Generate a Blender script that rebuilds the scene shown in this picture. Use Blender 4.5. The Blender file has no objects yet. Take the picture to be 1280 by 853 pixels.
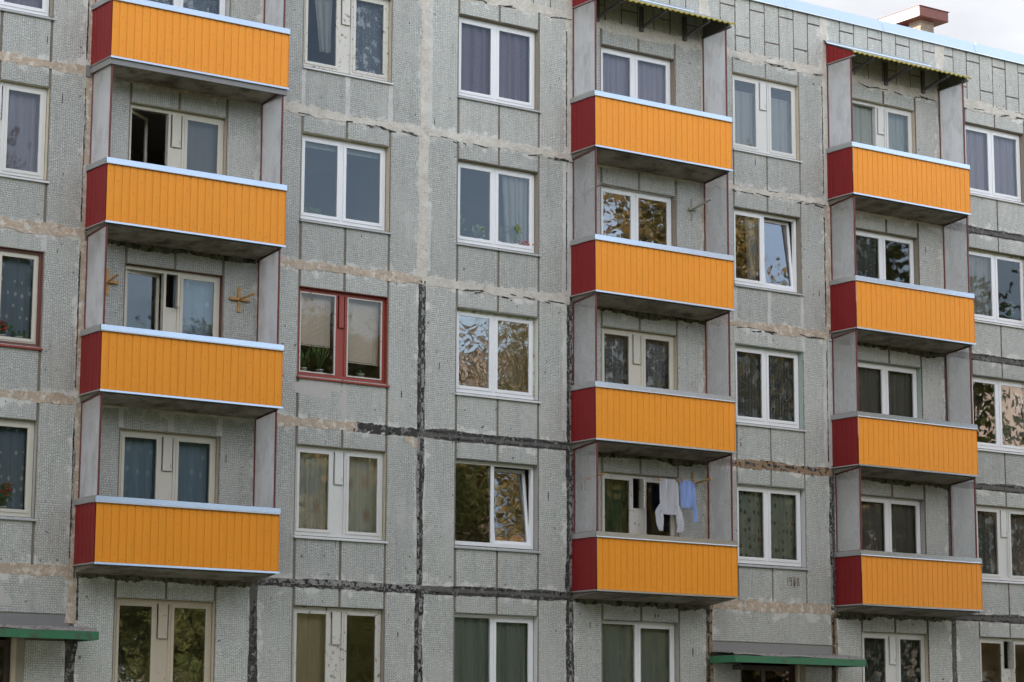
import bpy, bmesh, math, random
from mathutils import Vector, Matrix, noise as mnoise
random.seed(7)
R = math.radians
S = bpy.context.scene
COL = S.collection
H = 2.8                       # storey height
# ------------------------------------------------------------------ materials
class G:
    """small node-graph helper"""
    def __init__(s, name):
        s.m = bpy.data.materials.new(name); s.m.use_nodes = True
        s.t = s.m.node_tree; s.b = s.t.nodes['Principled BSDF']; s.out = s.t.nodes['Material Output']
        s._pos = None
    def n(s, typ, **kw):
        nd = s.t.nodes.new(typ)
        for k, v in kw.items(): setattr(nd, k, v)
        return nd
    def l(s, a, b): s.t.links.new(a, b)
    def pos(s):
        if s._pos is None: s._pos = s.n('ShaderNodeNewGeometry').outputs['Position']
        return s._pos
    def mapped(s, sc=(1,1,1), rot=(0,0,0), vec=None):
        m = s.n('ShaderNodeMapping'); m.inputs['Scale'].default_value = sc; m.inputs['Rotation'].default_value = rot
        s.l(vec or s.pos(), m.inputs['Vector']); return m.outputs[0]
    def noise(s, scale, detail=4, rough=.6, vec=None, lo=None, hi=None, dist=0):
        nd = s.n('ShaderNodeTexNoise'); nd.inputs['Scale'].default_value = scale
        nd.inputs['Detail'].default_value = detail; nd.inputs['Roughness'].default_value = rough
        nd.inputs['Distortion'].default_value = dist
        s.l(vec or s.pos(), nd.inputs['Vector'])
        o = nd.outputs['Fac']
        if lo is not None:
            r = s.n('ShaderNodeMapRange'); r.inputs['From Min'].default_value = lo; r.inputs['From Max'].default_value = hi
            s.l(o, r.inputs['Value']); o = r.outputs[0]
        return o
    def math(s, op, a, b=None):
        nd = s.n('ShaderNodeMath', operation=op)
        for i, v in enumerate((a, b)):
            if v is None: continue
            if isinstance(v, (int, float)): nd.inputs[i].default_value = v
            else: s.l(v, nd.inputs[i])
        return nd.outputs[0]
    def mix(s, fac, a, b, blend='MIX'):
        nd = s.n('ShaderNodeMix', data_type='RGBA', blend_type=blend)
        for k, v in ((0, fac), (6, a), (7, b)):
            if isinstance(v, (int, float)): nd.inputs[k].default_value = v
            elif isinstance(v, tuple): nd.inputs[k].default_value = (*v, 1)
            else: s.l(v, nd.inputs[k])
        return nd.outputs[2]
    def objrand(s, lo, hi):
        o = s.n('ShaderNodeObjectInfo').outputs['Random']
        r = s.n('ShaderNodeMapRange'); r.inputs['To Min'].default_value = lo; r.inputs['To Max'].default_value = hi
        s.l(o, r.inputs['Value']); return r.outputs[0]
    def bump(s, h, strength=.3, dist=.01):
        nd = s.n('ShaderNodeBump'); nd.inputs['Strength'].default_value = strength; nd.inputs['Distance'].default_value = dist
        s.l(h, nd.inputs['Height']); s.l(nd.outputs[0], s.b.inputs['Normal'])
    def done(s, col=None, rough=.7, metal=0, spec=None):
        if col is not None:
            if isinstance(col, tuple): s.b.inputs['Base Color'].default_value = (*col, 1)
            else: s.l(col, s.b.inputs['Base Color'])
        if isinstance(rough, (int, float)): s.b.inputs['Roughness'].default_value = rough
        else: s.l(rough, s.b.inputs['Roughness'])
        s.b.inputs['Metallic'].default_value = metal
        if spec is not None: s.b.inputs['Specular IOR Level'].default_value = spec
        return s.m
MAT = {}
def simple(name, c, rough=.6, var=.12, scale=6, metal=0, spec=None, dirt=None, dlo=.55, dhi=.75, dscale=3):
    g = G(name)
    a = tuple(x*(1-var) for x in c); b = tuple(min(1, x*(1+var)) for x in c)
    col = g.mix(g.noise(scale, 5, .65), a, b)
    if dirt: col = g.mix(g.noise(dscale, 8, .7, lo=dlo, hi=dhi), col, dirt)
    MAT[name] = g.done(col, rough, metal, spec); return MAT[name]

def tile_mat():
    g = G('mosaic_tile')
    sep = g.n('ShaderNodeSeparateXYZ'); g.l(g.pos(), sep.inputs[0])
    cmb = g.n('ShaderNodeCombineXYZ'); g.l(sep.outputs[0], cmb.inputs[0]); g.l(sep.outputs[2], cmb.inputs[1])
    wob = g.n('ShaderNodeTexNoise'); wob.inputs['Scale'].default_value = 16; g.l(g.pos(), wob.inputs['Vector'])
    wm = g.n('ShaderNodeVectorMath', operation='SCALE'); wm.inputs['Scale'].default_value = .013; g.l(wob.outputs['Color'], wm.inputs[0])
    va = g.n('ShaderNodeVectorMath', operation='ADD'); g.l(cmb.outputs[0], va.inputs[0]); g.l(wm.outputs[0], va.inputs[1])
    def brick(vec, w, h, off, k):
        b = g.n('ShaderNodeTexBrick'); b.offset = off; b.offset_frequency = 2; b.squash = k; b.squash_frequency = 3
        b.inputs['Scale'].default_value = 1; b.inputs['Brick Width'].default_value = w; b.inputs['Row Height'].default_value = h
        b.inputs['Mortar Size'].default_value = .0045; b.inputs['Mortar Smooth'].default_value = .35; b.inputs['Bias'].default_value = .0
        b.inputs['Color1'].default_value = (.60, .605, .57, 1); b.inputs['Color2'].default_value = (.47, .475, .45, 1)
        b.inputs['Mortar'].default_value = (.20, .205, .19, 1)
        g.l(vec, b.inputs['Vector']); return b.outputs['Color'], b.outputs['Fac']
    c1, f1 = brick(va.outputs[0], .062, .037, .5, .8)
    c2, f2 = brick(g.mapped(rot=(0, 0, R(90)), vec=va.outputs[0]), .054, .038, .37, 1.2)
    sel = g.noise(1.1, 4, .7, lo=.44, hi=.56)
    col = g.mix(sel, c1, c2)
    fac = g.mix(sel, f1, f2)
    # grout filled to the surface in places
    col = g.mix(g.math('MULTIPLY', g.noise(.9, 5, .65, lo=.48, hi=.74), .75), col, g.mix(g.noise(30, 3, .6), (.42, .42, .395), (.575, .57, .54)))
    # single tiles and short runs differ in tone
    col = g.mix(1.0, col, g.mix(g.noise(1, 3, .75, vec=g.mapped((13, 13, 30)), lo=.3, hi=.7), (.875, .875, .875), (1.09, 1.09, 1.09)), 'MULTIPLY')
    col = g.mix(g.math('MULTIPLY', g.noise(1, 2, .6, vec=g.mapped((10, 10, 34)), lo=.64, hi=.71), .45), col, (.24, .225, .215))
    # missing tiles and cracks
    gone = g.noise(9, 3, .5, lo=.68, hi=.71)
    col = g.mix(gone, col, (.14, .14, .13))
    cr = g.noise(2.2, 2, .5, vec=g.mapped((7, 1, 1)), lo=.745, hi=.76)
    col = g.mix(cr, col, (.14, .14, .13))
    # mortar bloom near the seams, rain streaks, weathering
    gs = g.n('ShaderNodeSeparateXYZ'); g.l(g.n('ShaderNodeTexCoord').outputs['Generated'], gs.inputs[0])
    def edge(o): return g.math('MINIMUM', o, g.math('SUBTRACT', 1.0, o))
    d = g.math('MINIMUM', g.math('MULTIPLY', edge(gs.outputs[0]), 3.25), g.math('MULTIPLY', edge(gs.outputs[2]), 2.7))
    pat = g.math('SUBTRACT', g.noise(3.2, 8, .7), g.math('MULTIPLY', d, .95))
    r = g.n('ShaderNodeMapRange'); r.inputs['From Min'].default_value = .43; r.inputs['From Max'].default_value = .50; g.l(pat, r.inputs['Value'])
    col = g.mix(g.math('MULTIPLY', r.outputs[0], .8), col, g.mix(g.noise(20, 4, .6), (.60, .585, .55), (.74, .73, .695)))
    col = g.mix(g.noise(1.3, 9, .72, lo=.56, hi=.85), col, (.60, .60, .575))
    st = g.noise(1.6, 6, .65, vec=g.mapped((5, 1, .45)), lo=.50, hi=.76)
    col = g.mix(g.math('MULTIPLY', st, .42), col, (.24, .24, .22))
    col = g.mix(1.0, col, g.mix(g.noise(.6, 4, .6), (.88, .885, .88), (1.07, 1.06, 1.04)), 'MULTIPLY')
    ov = g.n('ShaderNodeCombineColor'); r = g.objrand(.88, 1.05)
    for i in range(3): g.l(r, ov.inputs[i])
    col = g.mix(1.0, col, ov.outputs[0], 'MULTIPLY')
    g.bump(fac, -.5, .006)
    MAT['tile'] = g.done(col, .65, spec=.25)
tile_mat()

def joint_mat(name, a, b, flake=None, flo=.52, fhi=.56, hole=None, hlo=.62, hhi=.66):
    g = G('joint_' + name)
    col = g.mix(g.noise(5, 8, .7, lo=.35, hi=.65), a, b)
    if flake: col = g.mix(g.noise(7, 7, .68, lo=flo, hi=fhi), col, flake)
    if hole: col = g.mix(g.noise(10, 5, .6, lo=hlo, hi=hhi), col, hole)
    col = g.mix(1.0, col, g.mix(g.noise(38, 3, .6), (.74, .74, .74), (1.14, 1.14, 1.14)), 'MULTIPLY')
    col = g.mix(1.0, col, g.mix(g.noise(2.2, 5, .65, lo=.3, hi=.7), (.82, .80, .78), (1.08, 1.08, 1.08)), 'MULTIPLY')
    g.bump(g.noise(24, 7, .7), .7, .02)
    MAT[name] = g.done(col, .9, spec=.15)
joint_mat('cream', (.70, .67, .61), (.58, .54, .475), (.52, .43, .35), .57, .66, (.09, .08, .07), .735, .75)
joint_mat('tan', (.58, .475, .37), (.47, .375, .29), (.70, .655, .59), .50, .60, (.14, .10, .08), .69, .73)
joint_mat('white', (.66, .655, .63), (.57, .56, .54), (.50, .48, .44), .6, .7)
joint_mat('dark', (.045, .042, .04), (.085, .08, .077), (.23, .225, .22), .545, .56, (.012, .011, .011), .60, .64)
joint_mat('flake', (.36, .35, .34), (.26, .25, .24), (.05, .046, .044), .515, .53, (.015, .014, .014), .64, .66)
joint_mat('grey', (.17, .163, .155), (.115, .11, .105), (.22, .21, .20), .56, .62, (.03, .028, .027), .60, .66)
joint_mat('brown', (.35, .25, .165), (.27, .185, .12), (.40, .33, .25), .56, .62, (.06, .04, .03), .56, .60)
joint_mat('mold', (.20, .19, .15), (.12, .115, .09), (.045, .042, .034), .50, .58)
simple('backing', (.19, .165, .135), .9, .25, 5)
simple('backing_red', (.13, .085, .068), .9, .2, 5)
simple('concrete', (.31, .275, .22), .9, .25, 4, dirt=(.10, .08, .058), dlo=.44, dhi=.64, dscale=2.4)
simple('concrete_dark', (.15, .135, .11), .9, .3, 5)
simple('concrete_light', (.34, .33, .31), .9, .18, 3, dirt=(.16, .15, .135), dlo=.5, dhi=.7)
simple('plaster_patch', (.48, .46, .43), .9, .12, 9)
simple('pvc', (.80, .80, .81), .35, .02, 3, spec=.4)
simple('pvc_grey', (.55, .55, .56), .4, .04, 3)
simple('cream_wood', (.60, .565, .48), .55, .06, 5, dirt=(.30, .25, .19), dlo=.66, dhi=.72, dscale=9)
simple('white_wood', (.66, .65, .62), .55, .05, 5, dirt=(.38, .34, .29), dlo=.66, dhi=.72, dscale=9)
simple('peel_wood', (.60, .575, .52), .6, .06, 5, dirt=(.16, .12, .09), dlo=.585, dhi=.62, dscale=11)
simple('tan_wood', (.49, .42, .32), .6, .08, 5, dirt=(.20, .15, .11), dlo=.63, dhi=.67, dscale=10)
simple('red_wood', (.30, .052, .034), .5, .10, 5, dirt=(.42, .30, .25), dlo=.70, dhi=.73, dscale=9)
simple('maroon_wood', (.145, .05, .038), .55, .1, 5)
simple('reveal_brown', (.27, .235, .185), .9, .15, 5)
simple('reveal_grey', (.36, .35, .33), .9, .12, 5)
simple('reveal_cream', (.50, .44, .33), .8, .1, 5)
simple('reveal_white', (.55, .55, .54), .8, .06, 5)
simple('reveal_green', (.36, .43, .39), .8, .12, 6)
simple('foam', (.50, .53, .36), .9, .2, 20, dirt=(.27, .17, .08), dlo=.50, dhi=.62, dscale=9)
simple('sill_metal', (.42, .43, .44), .45, .08, 4, spec=.5)
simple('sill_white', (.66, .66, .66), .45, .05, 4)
def clad(name, c, dk):
    g = G(name)
    col = g.mix(g.noise(1.2, 4, .6), tuple(x*.95 for x in c), tuple(x*1.04 for x in c))
    st = g.noise(2.0, 6, .65, vec=g.mapped((5, 5, .35)), lo=.50, hi=.85)
    col = g.mix(g.math('MULTIPLY', st, .30), col, dk)
    col = g.mix(g.math('MULTIPLY', g.noise(4, 7, .7, lo=.62, hi=.8), .3), col, dk)
    g.bump(g.noise(1.5, 2, .5), .05, .02)
    MAT[name] = g.done(col, .45, spec=.28)
clad('orange', (.83, .305, .023), (.52, .19, .03))
clad('maroon', (.19, .011, .012), (.11, .012, .013))
simple('screw', (.50, .19, .025), .6, .1, 9)
simple('galv', (.60, .63, .66), .24, .06, 2.0, metal=.85)
simple('galv_dull', (.45, .46, .45), .38, .08, 2.0, metal=.7)
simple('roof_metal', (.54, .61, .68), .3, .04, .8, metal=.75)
simple('steel_dark', (.10, .095, .09), .6, .15, 6)
simple('steel_grey', (.21, .205, .20), .55, .12, 5)
simple('tube_red', (.13, .022, .022), .5, .12, 6)
simple('yellow_sheet', (.48, .39, .07), .5, .08, 6)
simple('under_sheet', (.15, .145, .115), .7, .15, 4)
simple('green_paint', (.030, .155, .068), .6, .25, 2.5, dirt=(.055, .085, .05), dlo=.52, dhi=.62, dscale=5)
simple('roofing', (.25, .225, .205), .95, .25, 12, dirt=(.06, .055, .05), dlo=.5, dhi=.62, dscale=12)
simple('door_dark', (.042, .022, .017), .4, .3, 5)
simple('lamp_body', (.05, .045, .04), .5, .2, 8)
simple('room_wall', (.52, .47, .41), .9, .08, 2)
simple('bracket_wood', (.46, .25, .085), .7, .2, 14, dirt=(.20, .09, .03), dlo=.55, dhi=.65, dscale=16)
simple('bracket_grey', (.30, .30, .24), .6, .2, 14)
simple('wire', (.42, .42, .42), .5, .05, 9)
simple('chimney_brick', (.36, .30, .235), .9, .2, 5)
simple('chimney_cap', (.15, .042, .028), .55, .18, 4, dirt=(.10, .03, .022), dlo=.5, dhi=.7)
simple('digit', (.20, .155, .12), .9, .15, 20)
simple('hole', (.03, .028, .026), .9, .1, 10)
def brick_mat(name, c1, c2, mo, w=.25, h=.075):
    g = G(name)
    sep = g.n('ShaderNodeSeparateXYZ'); g.l(g.pos(), sep.inputs[0])
    cmb = g.n('ShaderNodeCombineXYZ'); g.l(g.math('ADD', sep.outputs[0], sep.outputs[1]), cmb.inputs[0]); g.l(sep.outputs[2], cmb.inputs[1])
    b = g.n('ShaderNodeTexBrick'); b.inputs['Scale'].default_value = 1; b.inputs['Brick Width'].default_value = w
    b.inputs['Row Height'].default_value = h; b.inputs['Mortar Size'].default_value = .008
    for k, v in (('Color1', c1), ('Color2', c2), ('Mortar', mo)): b.inputs[k].default_value = (*v, 1)
    g.l(cmb.outputs[0], b.inputs['Vector'])
    MAT[name] = g.done(b.outputs['Color'], .9)
brick_mat('chimney_brick', (.30, .245, .185), (.22, .175, .13), (.15, .13, .11), .26, .13)
brick_mat('pink_brick', (.55, .42, .36), (.50, .38, .32), (.45, .40, .36), .25, .075)

def glass(name, strength, wav, scale, tint=(1, 1, 1)):
    """window glass: mirror reflection by Fresnel over clear transmission, wavy surface"""
    g = G(name)
    fr = g.n('ShaderNodeFresnel'); fr.inputs['IOR'].default_value = 1.52
    fac = g.math('MINIMUM', g.math('MULTIPLY', fr.outputs[0], strength), .9)
    tr = g.n('ShaderNodeBsdfTransparent'); tr.inputs[0].default_value = (.93*tint[0], .95*tint[1], .94*tint[2], 1)
    gl = g.n('ShaderNodeBsdfGlossy'); gl.inputs['Roughness'].default_value = .015; gl.inputs['Color'].default_value = (1, 1, 1, 1)
    bp = g.n('ShaderNodeBump'); bp.inputs['Strength'].default_value = 1; bp.inputs['Distance'].default_value = wav
    g.l(g.noise(scale, 2, .5, dist=.6), bp.inputs['Height']); g.l(bp.outputs[0], gl.inputs['Normal'])
    mx = g.n('ShaderNodeMixShader'); g.l(fac, mx.inputs[0]); g.l(tr.outputs[0], mx.inputs[1]); g.l(gl.outputs[0], mx.inputs[2])
    g.l(mx.outputs[0], g.out.inputs['Surface']); MAT[name] = g.m
glass('glass_soft', 1.0, .0015, 2.0)
glass('glass_mid', 1.55, .0014, 2.0)
glass('glass_strong', 4.2, .0016, 2.0)
glass('glass_wavy', 4.4, .005, 3.0)

def cloth(name, c, alpha=1.0, pattern=None, pc=None, ps=30, plo=.3, phi=.4, fold=0):
    """curtain cloth: diffuse + translucent, optionally with lace holes or a printed pattern"""
    g = G(name)
    col = g.mix(g.noise(3, 3, .5, vec=g.mapped((4, 4, .3))), tuple(x*.86 for x in c), tuple(min(1, x*1.1) for x in c))
    fac = alpha
    if pattern:
        if pattern == 'lace':
            v = g.n('ShaderNodeTexVoronoi'); v.inputs['Scale'].default_value = ps; g.l(g.pos(), v.inputs['Vector'])
            r = g.n('ShaderNodeMapRange'); r.inputs['From Min'].default_value = plo; r.inputs['From Max'].default_value = phi
            r.inputs['To Min'].default_value = alpha; r.inputs['To Max'].default_value = min(1, alpha*.35)
            g.l(v.outputs['Distance'], r.inputs['Value']); fac = r.outputs[0]
            big = g.noise(5, 4, .6, lo=.5, hi=.6)
            fac = g.math('MAXIMUM', fac, g.math('MULTIPLY', big, alpha))
            if pc: col = g.mix(big, col, pc)
        else:
            v = g.n('ShaderNodeTexVoronoi'); v.inputs['Scale'].default_value = ps; v.inputs['Randomness'].default_value = .35
            g.l(g.mapped((1, .0, .62)), v.inputs['Vector'])
            r = g.n('ShaderNodeMapRange'); r.inputs['From Min'].default_value = phi; r.inputs['From Max'].default_value = plo
            g.l(v.outputs['Distance'], r.inputs['Value']); col = g.mix(r.outputs[0], col, pc)
    d = g.n('ShaderNodeBsdfDiffuse'); t = g.n('ShaderNodeBsdfTranslucent'); tp = g.n('ShaderNodeBsdfTransparent')
    g.l(col, d.inputs[0]); g.l(col, t.inputs[0])
    m1 = g.n('ShaderNodeMixShader'); m1.inputs[0].default_value = .25; g.l(d.outputs[0], m1.inputs[1]); g.l(t.outputs[0], m1.inputs[2])
    m2 = g.n('ShaderNodeMixShader')
    if isinstance(fac, (int, float)): m2.inputs[0].default_value = fac
    else: g.l(fac, m2.inputs[0])
    g.l(tp.outputs[0], m2.inputs[1]); g.l(m1.outputs[0], m2.inputs[2]); g.l(m2.outputs[0], g.out.inputs['Surface'])
    MAT[name] = g.m
cloth('c_lav', (.40, .36, .43), .95)
cloth('c_lavred', (.33, .28, .35), .95, 'print', (.42, .10, .12), 16, .10, .16)
cloth('c_lace', (.50, .55, .62), .8, 'lace', (.78, .80, .84), 34, .25, .45)
cloth('c_lacedark', (.36, .40, .42), .62, 'lace', (.42, .46, .47), 30, .2, .45)
cloth('c_blue', (.30, .40, .48), .95, 'print', (.46, .55, .62), 5, .10, .22)
cloth('c_green', (.06, .115, .06), 1)
cloth('c_grey', (.44, .44, .40), .9)
cloth('c_greygreen', (.34, .385, .325), .95)
cloth('c_white', (.55, .55, .53), .8)
cloth('c_pattern', (.34, .38, .335), .9, 'print', (.13, .165, .14), 9, .22, .30)
cloth('c_floral', (.27, .33, .39), .9, 'print', (.62, .66, .68), 8, .16, .22)
cloth('c_screen', (.22, .21, .195), .92)
cloth('c_pale', (.42, .47, .44), .95)
cloth('c_pinktop', (.30, .17, .17), .95)
cloth('shirt_white', (.60, .60, .64), 1)
cloth('shirt_blue', (.32, .43, .76), 1)
cloth('shirt_black', (.012, .012, .013), 1)
cloth('c_reflect_print', (.84, .84, .78), .95, 'print', (.70, .42, .38), 3.2, .10, .34)  # pale and rosy tones painted to imitate bright reflections in the panes
cloth('c_reflect_cream', (.80, .64, .45), .92)  # warm cloth colour standing in for a reflection in the glass
simple('blind', (.72, .60, .49), .7, .05, 6)
simple('pot_white', (.70, .69, .66), .5, .04, 6)
simple('pot_clay', (.36, .14, .07), .7, .1, 6)
simple('leaf_in', (.085, .15, .035), .6, .3, 9)
simple('leaf_pale', (.20, .24, .07), .6, .25, 9)
simple('petal_red', (.60, .035, .03), .6, .15, 9)
simple('petal_lilac', (.45, .36, .55), .6, .15, 9)
simple('pumpkin', (.62, .24, .03), .5, .12, 5)
simple('stalk', (.2, .17, .07), .8, .2, 9)
def poly_mat(key, c0, c1, opq):
    g = G('polycarbonate')
    w = g.n('ShaderNodeTexWave', wave_type='BANDS', bands_direction='Y'); w.inputs['Scale'].default_value = 9; w.inputs['Distortion'].default_value = .3
    g.l(g.pos(), w.inputs['Vector'])
    col = g.mix(w.outputs['Fac'], c0, c1)
    col = g.mix(g.noise(2.2, 6, .68, vec=g.mapped((1.5, 1.5, .7)), lo=.46, hi=.85), col, (.44, .42, .385))
    d = g.n('ShaderNodeBsdfDiffuse'); t = g.n('ShaderNodeBsdfTranslucent'); tp = g.n('ShaderNodeBsdfTransparent'); gl = g.n('ShaderNodeBsdfGlossy')
    gl.inputs['Roughness'].default_value = .25
    g.l(col, d.inputs[0]); g.l(col, t.inputs[0]); tp.inputs[0].default_value = (.88, .88, .9, 1)
    m1 = g.n('ShaderNodeMixShader'); m1.inputs[0].default_value = .5; g.l(d.outputs[0], m1.inputs[1]); g.l(t.outputs[0], m1.inputs[2])
    m2 = g.n('ShaderNodeMixShader'); m2.inputs[0].default_value = opq; g.l(tp.outputs[0], m2.inputs[1]); g.l(m1.outputs[0], m2.inputs[2])
    m3 = g.n('ShaderNodeMixShader'); m3.inputs[0].default_value = .06; g.l(m2.outputs[0], m3.inputs[1]); g.l(gl.outputs[0], m3.inputs[2])
    g.l(m3.outputs[0], g.out.inputs['Surface']); MAT[key] = g.m
poly_mat('poly', (.80, .80, .80), (.92, .92, .925), .40)
poly_mat('poly_grey', (.56, .56, .545), (.68, .68, .66), .33)  # greyer, clearer sheets below the top balconies of two stacks
def leaf_mat(name, a, b, c):
    g = G(name)
    col = g.mix(g.noise(.9, 3, .6, lo=.38, hi=.62), a, b)
    col = g.mix(g.noise(6, 2, .5, lo=.5, hi=.62), col, c)
    d = g.n('ShaderNodeBsdfDiffuse'); t = g.n('ShaderNodeBsdfTranslucent'); g.l(col, d.inputs[0]); g.l(col, t.inputs[0])
    m1 = g.n('ShaderNodeMixShader'); m1.inputs[0].default_value = .4; g.l(d.outputs[0], m1.inputs[1]); g.l(t.outputs[0], m1.inputs[2])
    g.l(m1.outputs[0], g.out.inputs['Surface']); MAT[name] = g.m
leaf_mat('leaf_gold', (.27, .165, .045), (.085, .095, .035), (.42, .32, .15))
leaf_mat('leaf_green', (.09, .12, .04), (.14, .15, .05), (.30, .28, .11))
leaf_mat('leaf_dark', (.05, .075, .028), (.08, .10, .035), (.20, .17, .06))
simple('bark', (.12, .09, .065), .95, .3, 9)
# ------------------------------------------------------------------ mesh helpers
class MB:
    """collects shapes into ONE mesh with several material slots"""
    def __init__(s): s.v = []; s.f = []; s.mi = []; s.sm = []; s.mats = []
    def slot(s, m):
        if m not in s.mats: s.mats.append(m)
        return s.mats.index(m)
    def add(s, vs, fs, m, smooth=False):
        o = len(s.v); k = s.slot(m); s.v += [tuple(v) for v in vs]
        for f in fs: s.f.append([o+i for i in f]); s.mi.append(k); s.sm.append(smooth)
    def box(s, x0, x1, y0, y1, z0, z1, m):
        vs = [(x, y, z) for z in (z0, z1) for y in (y0, y1) for x in (x0, x1)]
        s.add(vs, [(0,2,3,1), (4,5,7,6), (0,1,5,4), (2,6,7,3), (0,4,6,2), (1,3,7,5)], m)
    def bev(s, x0, x1, y0, y1, z0, z1, m, b=.008):
        """box whose front (y0) edges are chamfered"""
        vs = [(x0,y1,z0),(x1,y1,z0),(x1,y1,z1),(x0,y1,z1),(x0,y0+b,z0),(x1,y0+b,z0),(x1,y0+b,z1),(x0,y0+b,z1),
              (x0+b,y0,z0+b),(x1-b,y0,z0+b),(x1-b,y0,z1-b),(x0+b,y0,z1-b)]
        fs = [(8,9,10,11),(4,5,9,8),(5,6,10,9),(6,7,11,10),(7,4,8,11),(0,1,5,4),(1,2,6,5),(2,3,7,6),(3,0,4,7),(3,2,1,0)]
        s.add(vs, fs, m)
    def ring(s, W, Hh, b, y0, y1, m, x=0, z=0, bot=None):
        """rectangular frame: outer W x Hh, border b"""
        bb = b if bot is None else bot
        s.box(x, x+b, y0, y1, z, z+Hh, m); s.box(x+W-b, x+W, y0, y1, z, z+Hh, m)
        s.box(x+b, x+W-b, y0, y1, z, z+bb, m); s.box(x+b, x+W-b, y0, y1, z+Hh-b, z+Hh, m)
    def tube(s, pts, r, m, n=8, r1=None):
        pts = [Vector(p) for p in pts]; N = len(pts); rings = []
        for i, p in enumerate(pts):
            d = (pts[min(i+1, N-1)] - pts[max(i-1, 0)]).normalized()
            a = d.cross(Vector((0, 0, 1)) if abs(d.z) < .9 else Vector((1, 0, 0))).normalized(); b = d.cross(a)
            rr = r if r1 is None else r + (r1-r)*i/(N-1)
            rings.append([p + a*rr*math.cos(2*math.pi*k/n) + b*rr*math.sin(2*math.pi*k/n) for k in range(n)])
        vs = [q for g in rings for q in g]
        fs = [(i*n+k, i*n+(k+1) % n, (i+1)*n+(k+1) % n, (i+1)*n+k) for i in range(N-1) for k in range(n)]
        fs += [tuple(range(n-1, -1, -1)), tuple((N-1)*n+k for k in range(n))]
        s.add(vs, fs, m, True)
    def bar(s, a, b, w, h, m):
        a = Vector(a); b = Vector(b); d = (b-a).normalized()
        u = d.cross(Vector((0, 0, 1)) if abs(d.z) < .9 else Vector((1, 0, 0))).normalized(); v = u.cross(d)
        vs = [p + u*sx*w/2 + v*sz*h/2 for p in (a, b) for sz in (-1, 1) for sx in (-1, 1)]
        s.add(vs, [(0,1,3,2), (4,6,7,5), (0,4,5,1), (2,3,7,6), (0,2,6,4), (1,5,7,3)], m)
    def lathe(s, prof, m, c=(0,0,0), n=14):
        vs = [(c[0]+r*math.cos(2*math.pi*k/n), c[1]+r*math.sin(2*math.pi*k/n), c[2]+z) for r, z in prof for k in range(n)]
        fs = [(i*n+k, i*n+(k+1) % n, (i+1)*n+(k+1) % n, (i+1)*n+k) for i in range(len(prof)-1) for k in range(n)]
        s.add(vs, fs, m, True)
    def grid(s, P, nu, nv, m, smooth=True):
        s.add([P(i, j) for j in range(nv) for i in range(nu)],
              [(j*nu+i, j*nu+i+1, (j+1)*nu+i+1, (j+1)*nu+i) for j in range(nv-1) for i in range(nu-1)], m, smooth)
    def mesh(s, name):
        me = bpy.data.meshes.new(name); me.from_pydata(s.v, [], s.f)
        for m in s.mats: me.materials.append(MAT[m])
        me.polygons.foreach_set('material_index', s.mi); me.polygons.foreach_set('use_smooth', s.sm); me.update(); return me
def ob(name, me, parent=None, loc=(0,0,0), rot=(0,0,0), label=None):
    if isinstance(me, MB): me = me.mesh(name)
    o = bpy.data.objects.new(name, me); COL.objects.link(o); o.location = loc; o.rotation_euler = rot
    if parent: o.parent = parent
    if label: o['label'] = label
    return o
def thing(o, label, cat, group=None):
    o['label'] = label; o['category'] = cat
    if group: o['group'] = group
    return o
def empty(name, loc=(0,0,0)):
    return ob(name, None, None, loc)
_cache = {}
def cached(key, fn):
    if key not in _cache: _cache[key] = fn()
    return _cache[key]
# ------------------------------------------------------------------ the apartment building
WB, WC, WD = 3.3677, 3.3442, 3.26695
JX = {'A0': -WD, 'A': 0.0, 'B': WB, '1': WB+WC, '2': WB+2*WC, '2b': 2*WB+2*WC, '3': 2*WB+2*WC+WD, '3b': 3*WB+2*WC+WD, '4': 3*WB+3*WC+WD, '5': 3*WB+4*WC+WD}
BLD = thing(empty('apartment_building', (9.4, 6, -1.9)), 'five storey grey mosaic panel apartment block with stacks of orange balconies', 'building')
def part(name, me, loc=(0,0,0), label=None, rot=(0,0,0)):
    """child of the building; loc is in world coordinates"""
    o = ob(name, me, BLD, Vector(loc) - BLD.location, rot, label); return o
COLS = [('L', -WD-WB, WB), ('A', -WD, WD), ('a', 0, WB), ('B', WB, WC), ('C', JX['1'], WC), ('b', JX['2'], WB), ('D', JX['2b'], WD), ('c', JX['3'], WB), ('E', JX['3b'], WC), ('F', JX['4'], WC)]
CX = {c: (x, w) for c, x, w in COLS}
def opening(col):
    x, w = CX[col]
    return (.755, 2.545) if w == WD else (.77, 2.62)
OZ0, OZ1 = .825, 2.405
WHITE_LO = {'B5', 'D4', 'C5x'}; WHITE_HI = {'D3', 'a2', 'A3', 'B3x'}
def backing(W, op, gm, z0=0):
    m = MB(); e = .006; y0, y1 = .016, .30
    xs = [e, op[0], op[1], W-e]; zs = [z0+e, OZ0, OZ1, H-e]
    for i in range(3):
        for j in range(3):
            if i == 1 and j == 1: continue
            m.box(xs[i], xs[i+1], y0, y1, zs[j], zs[j+1], gm)
    return m
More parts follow.
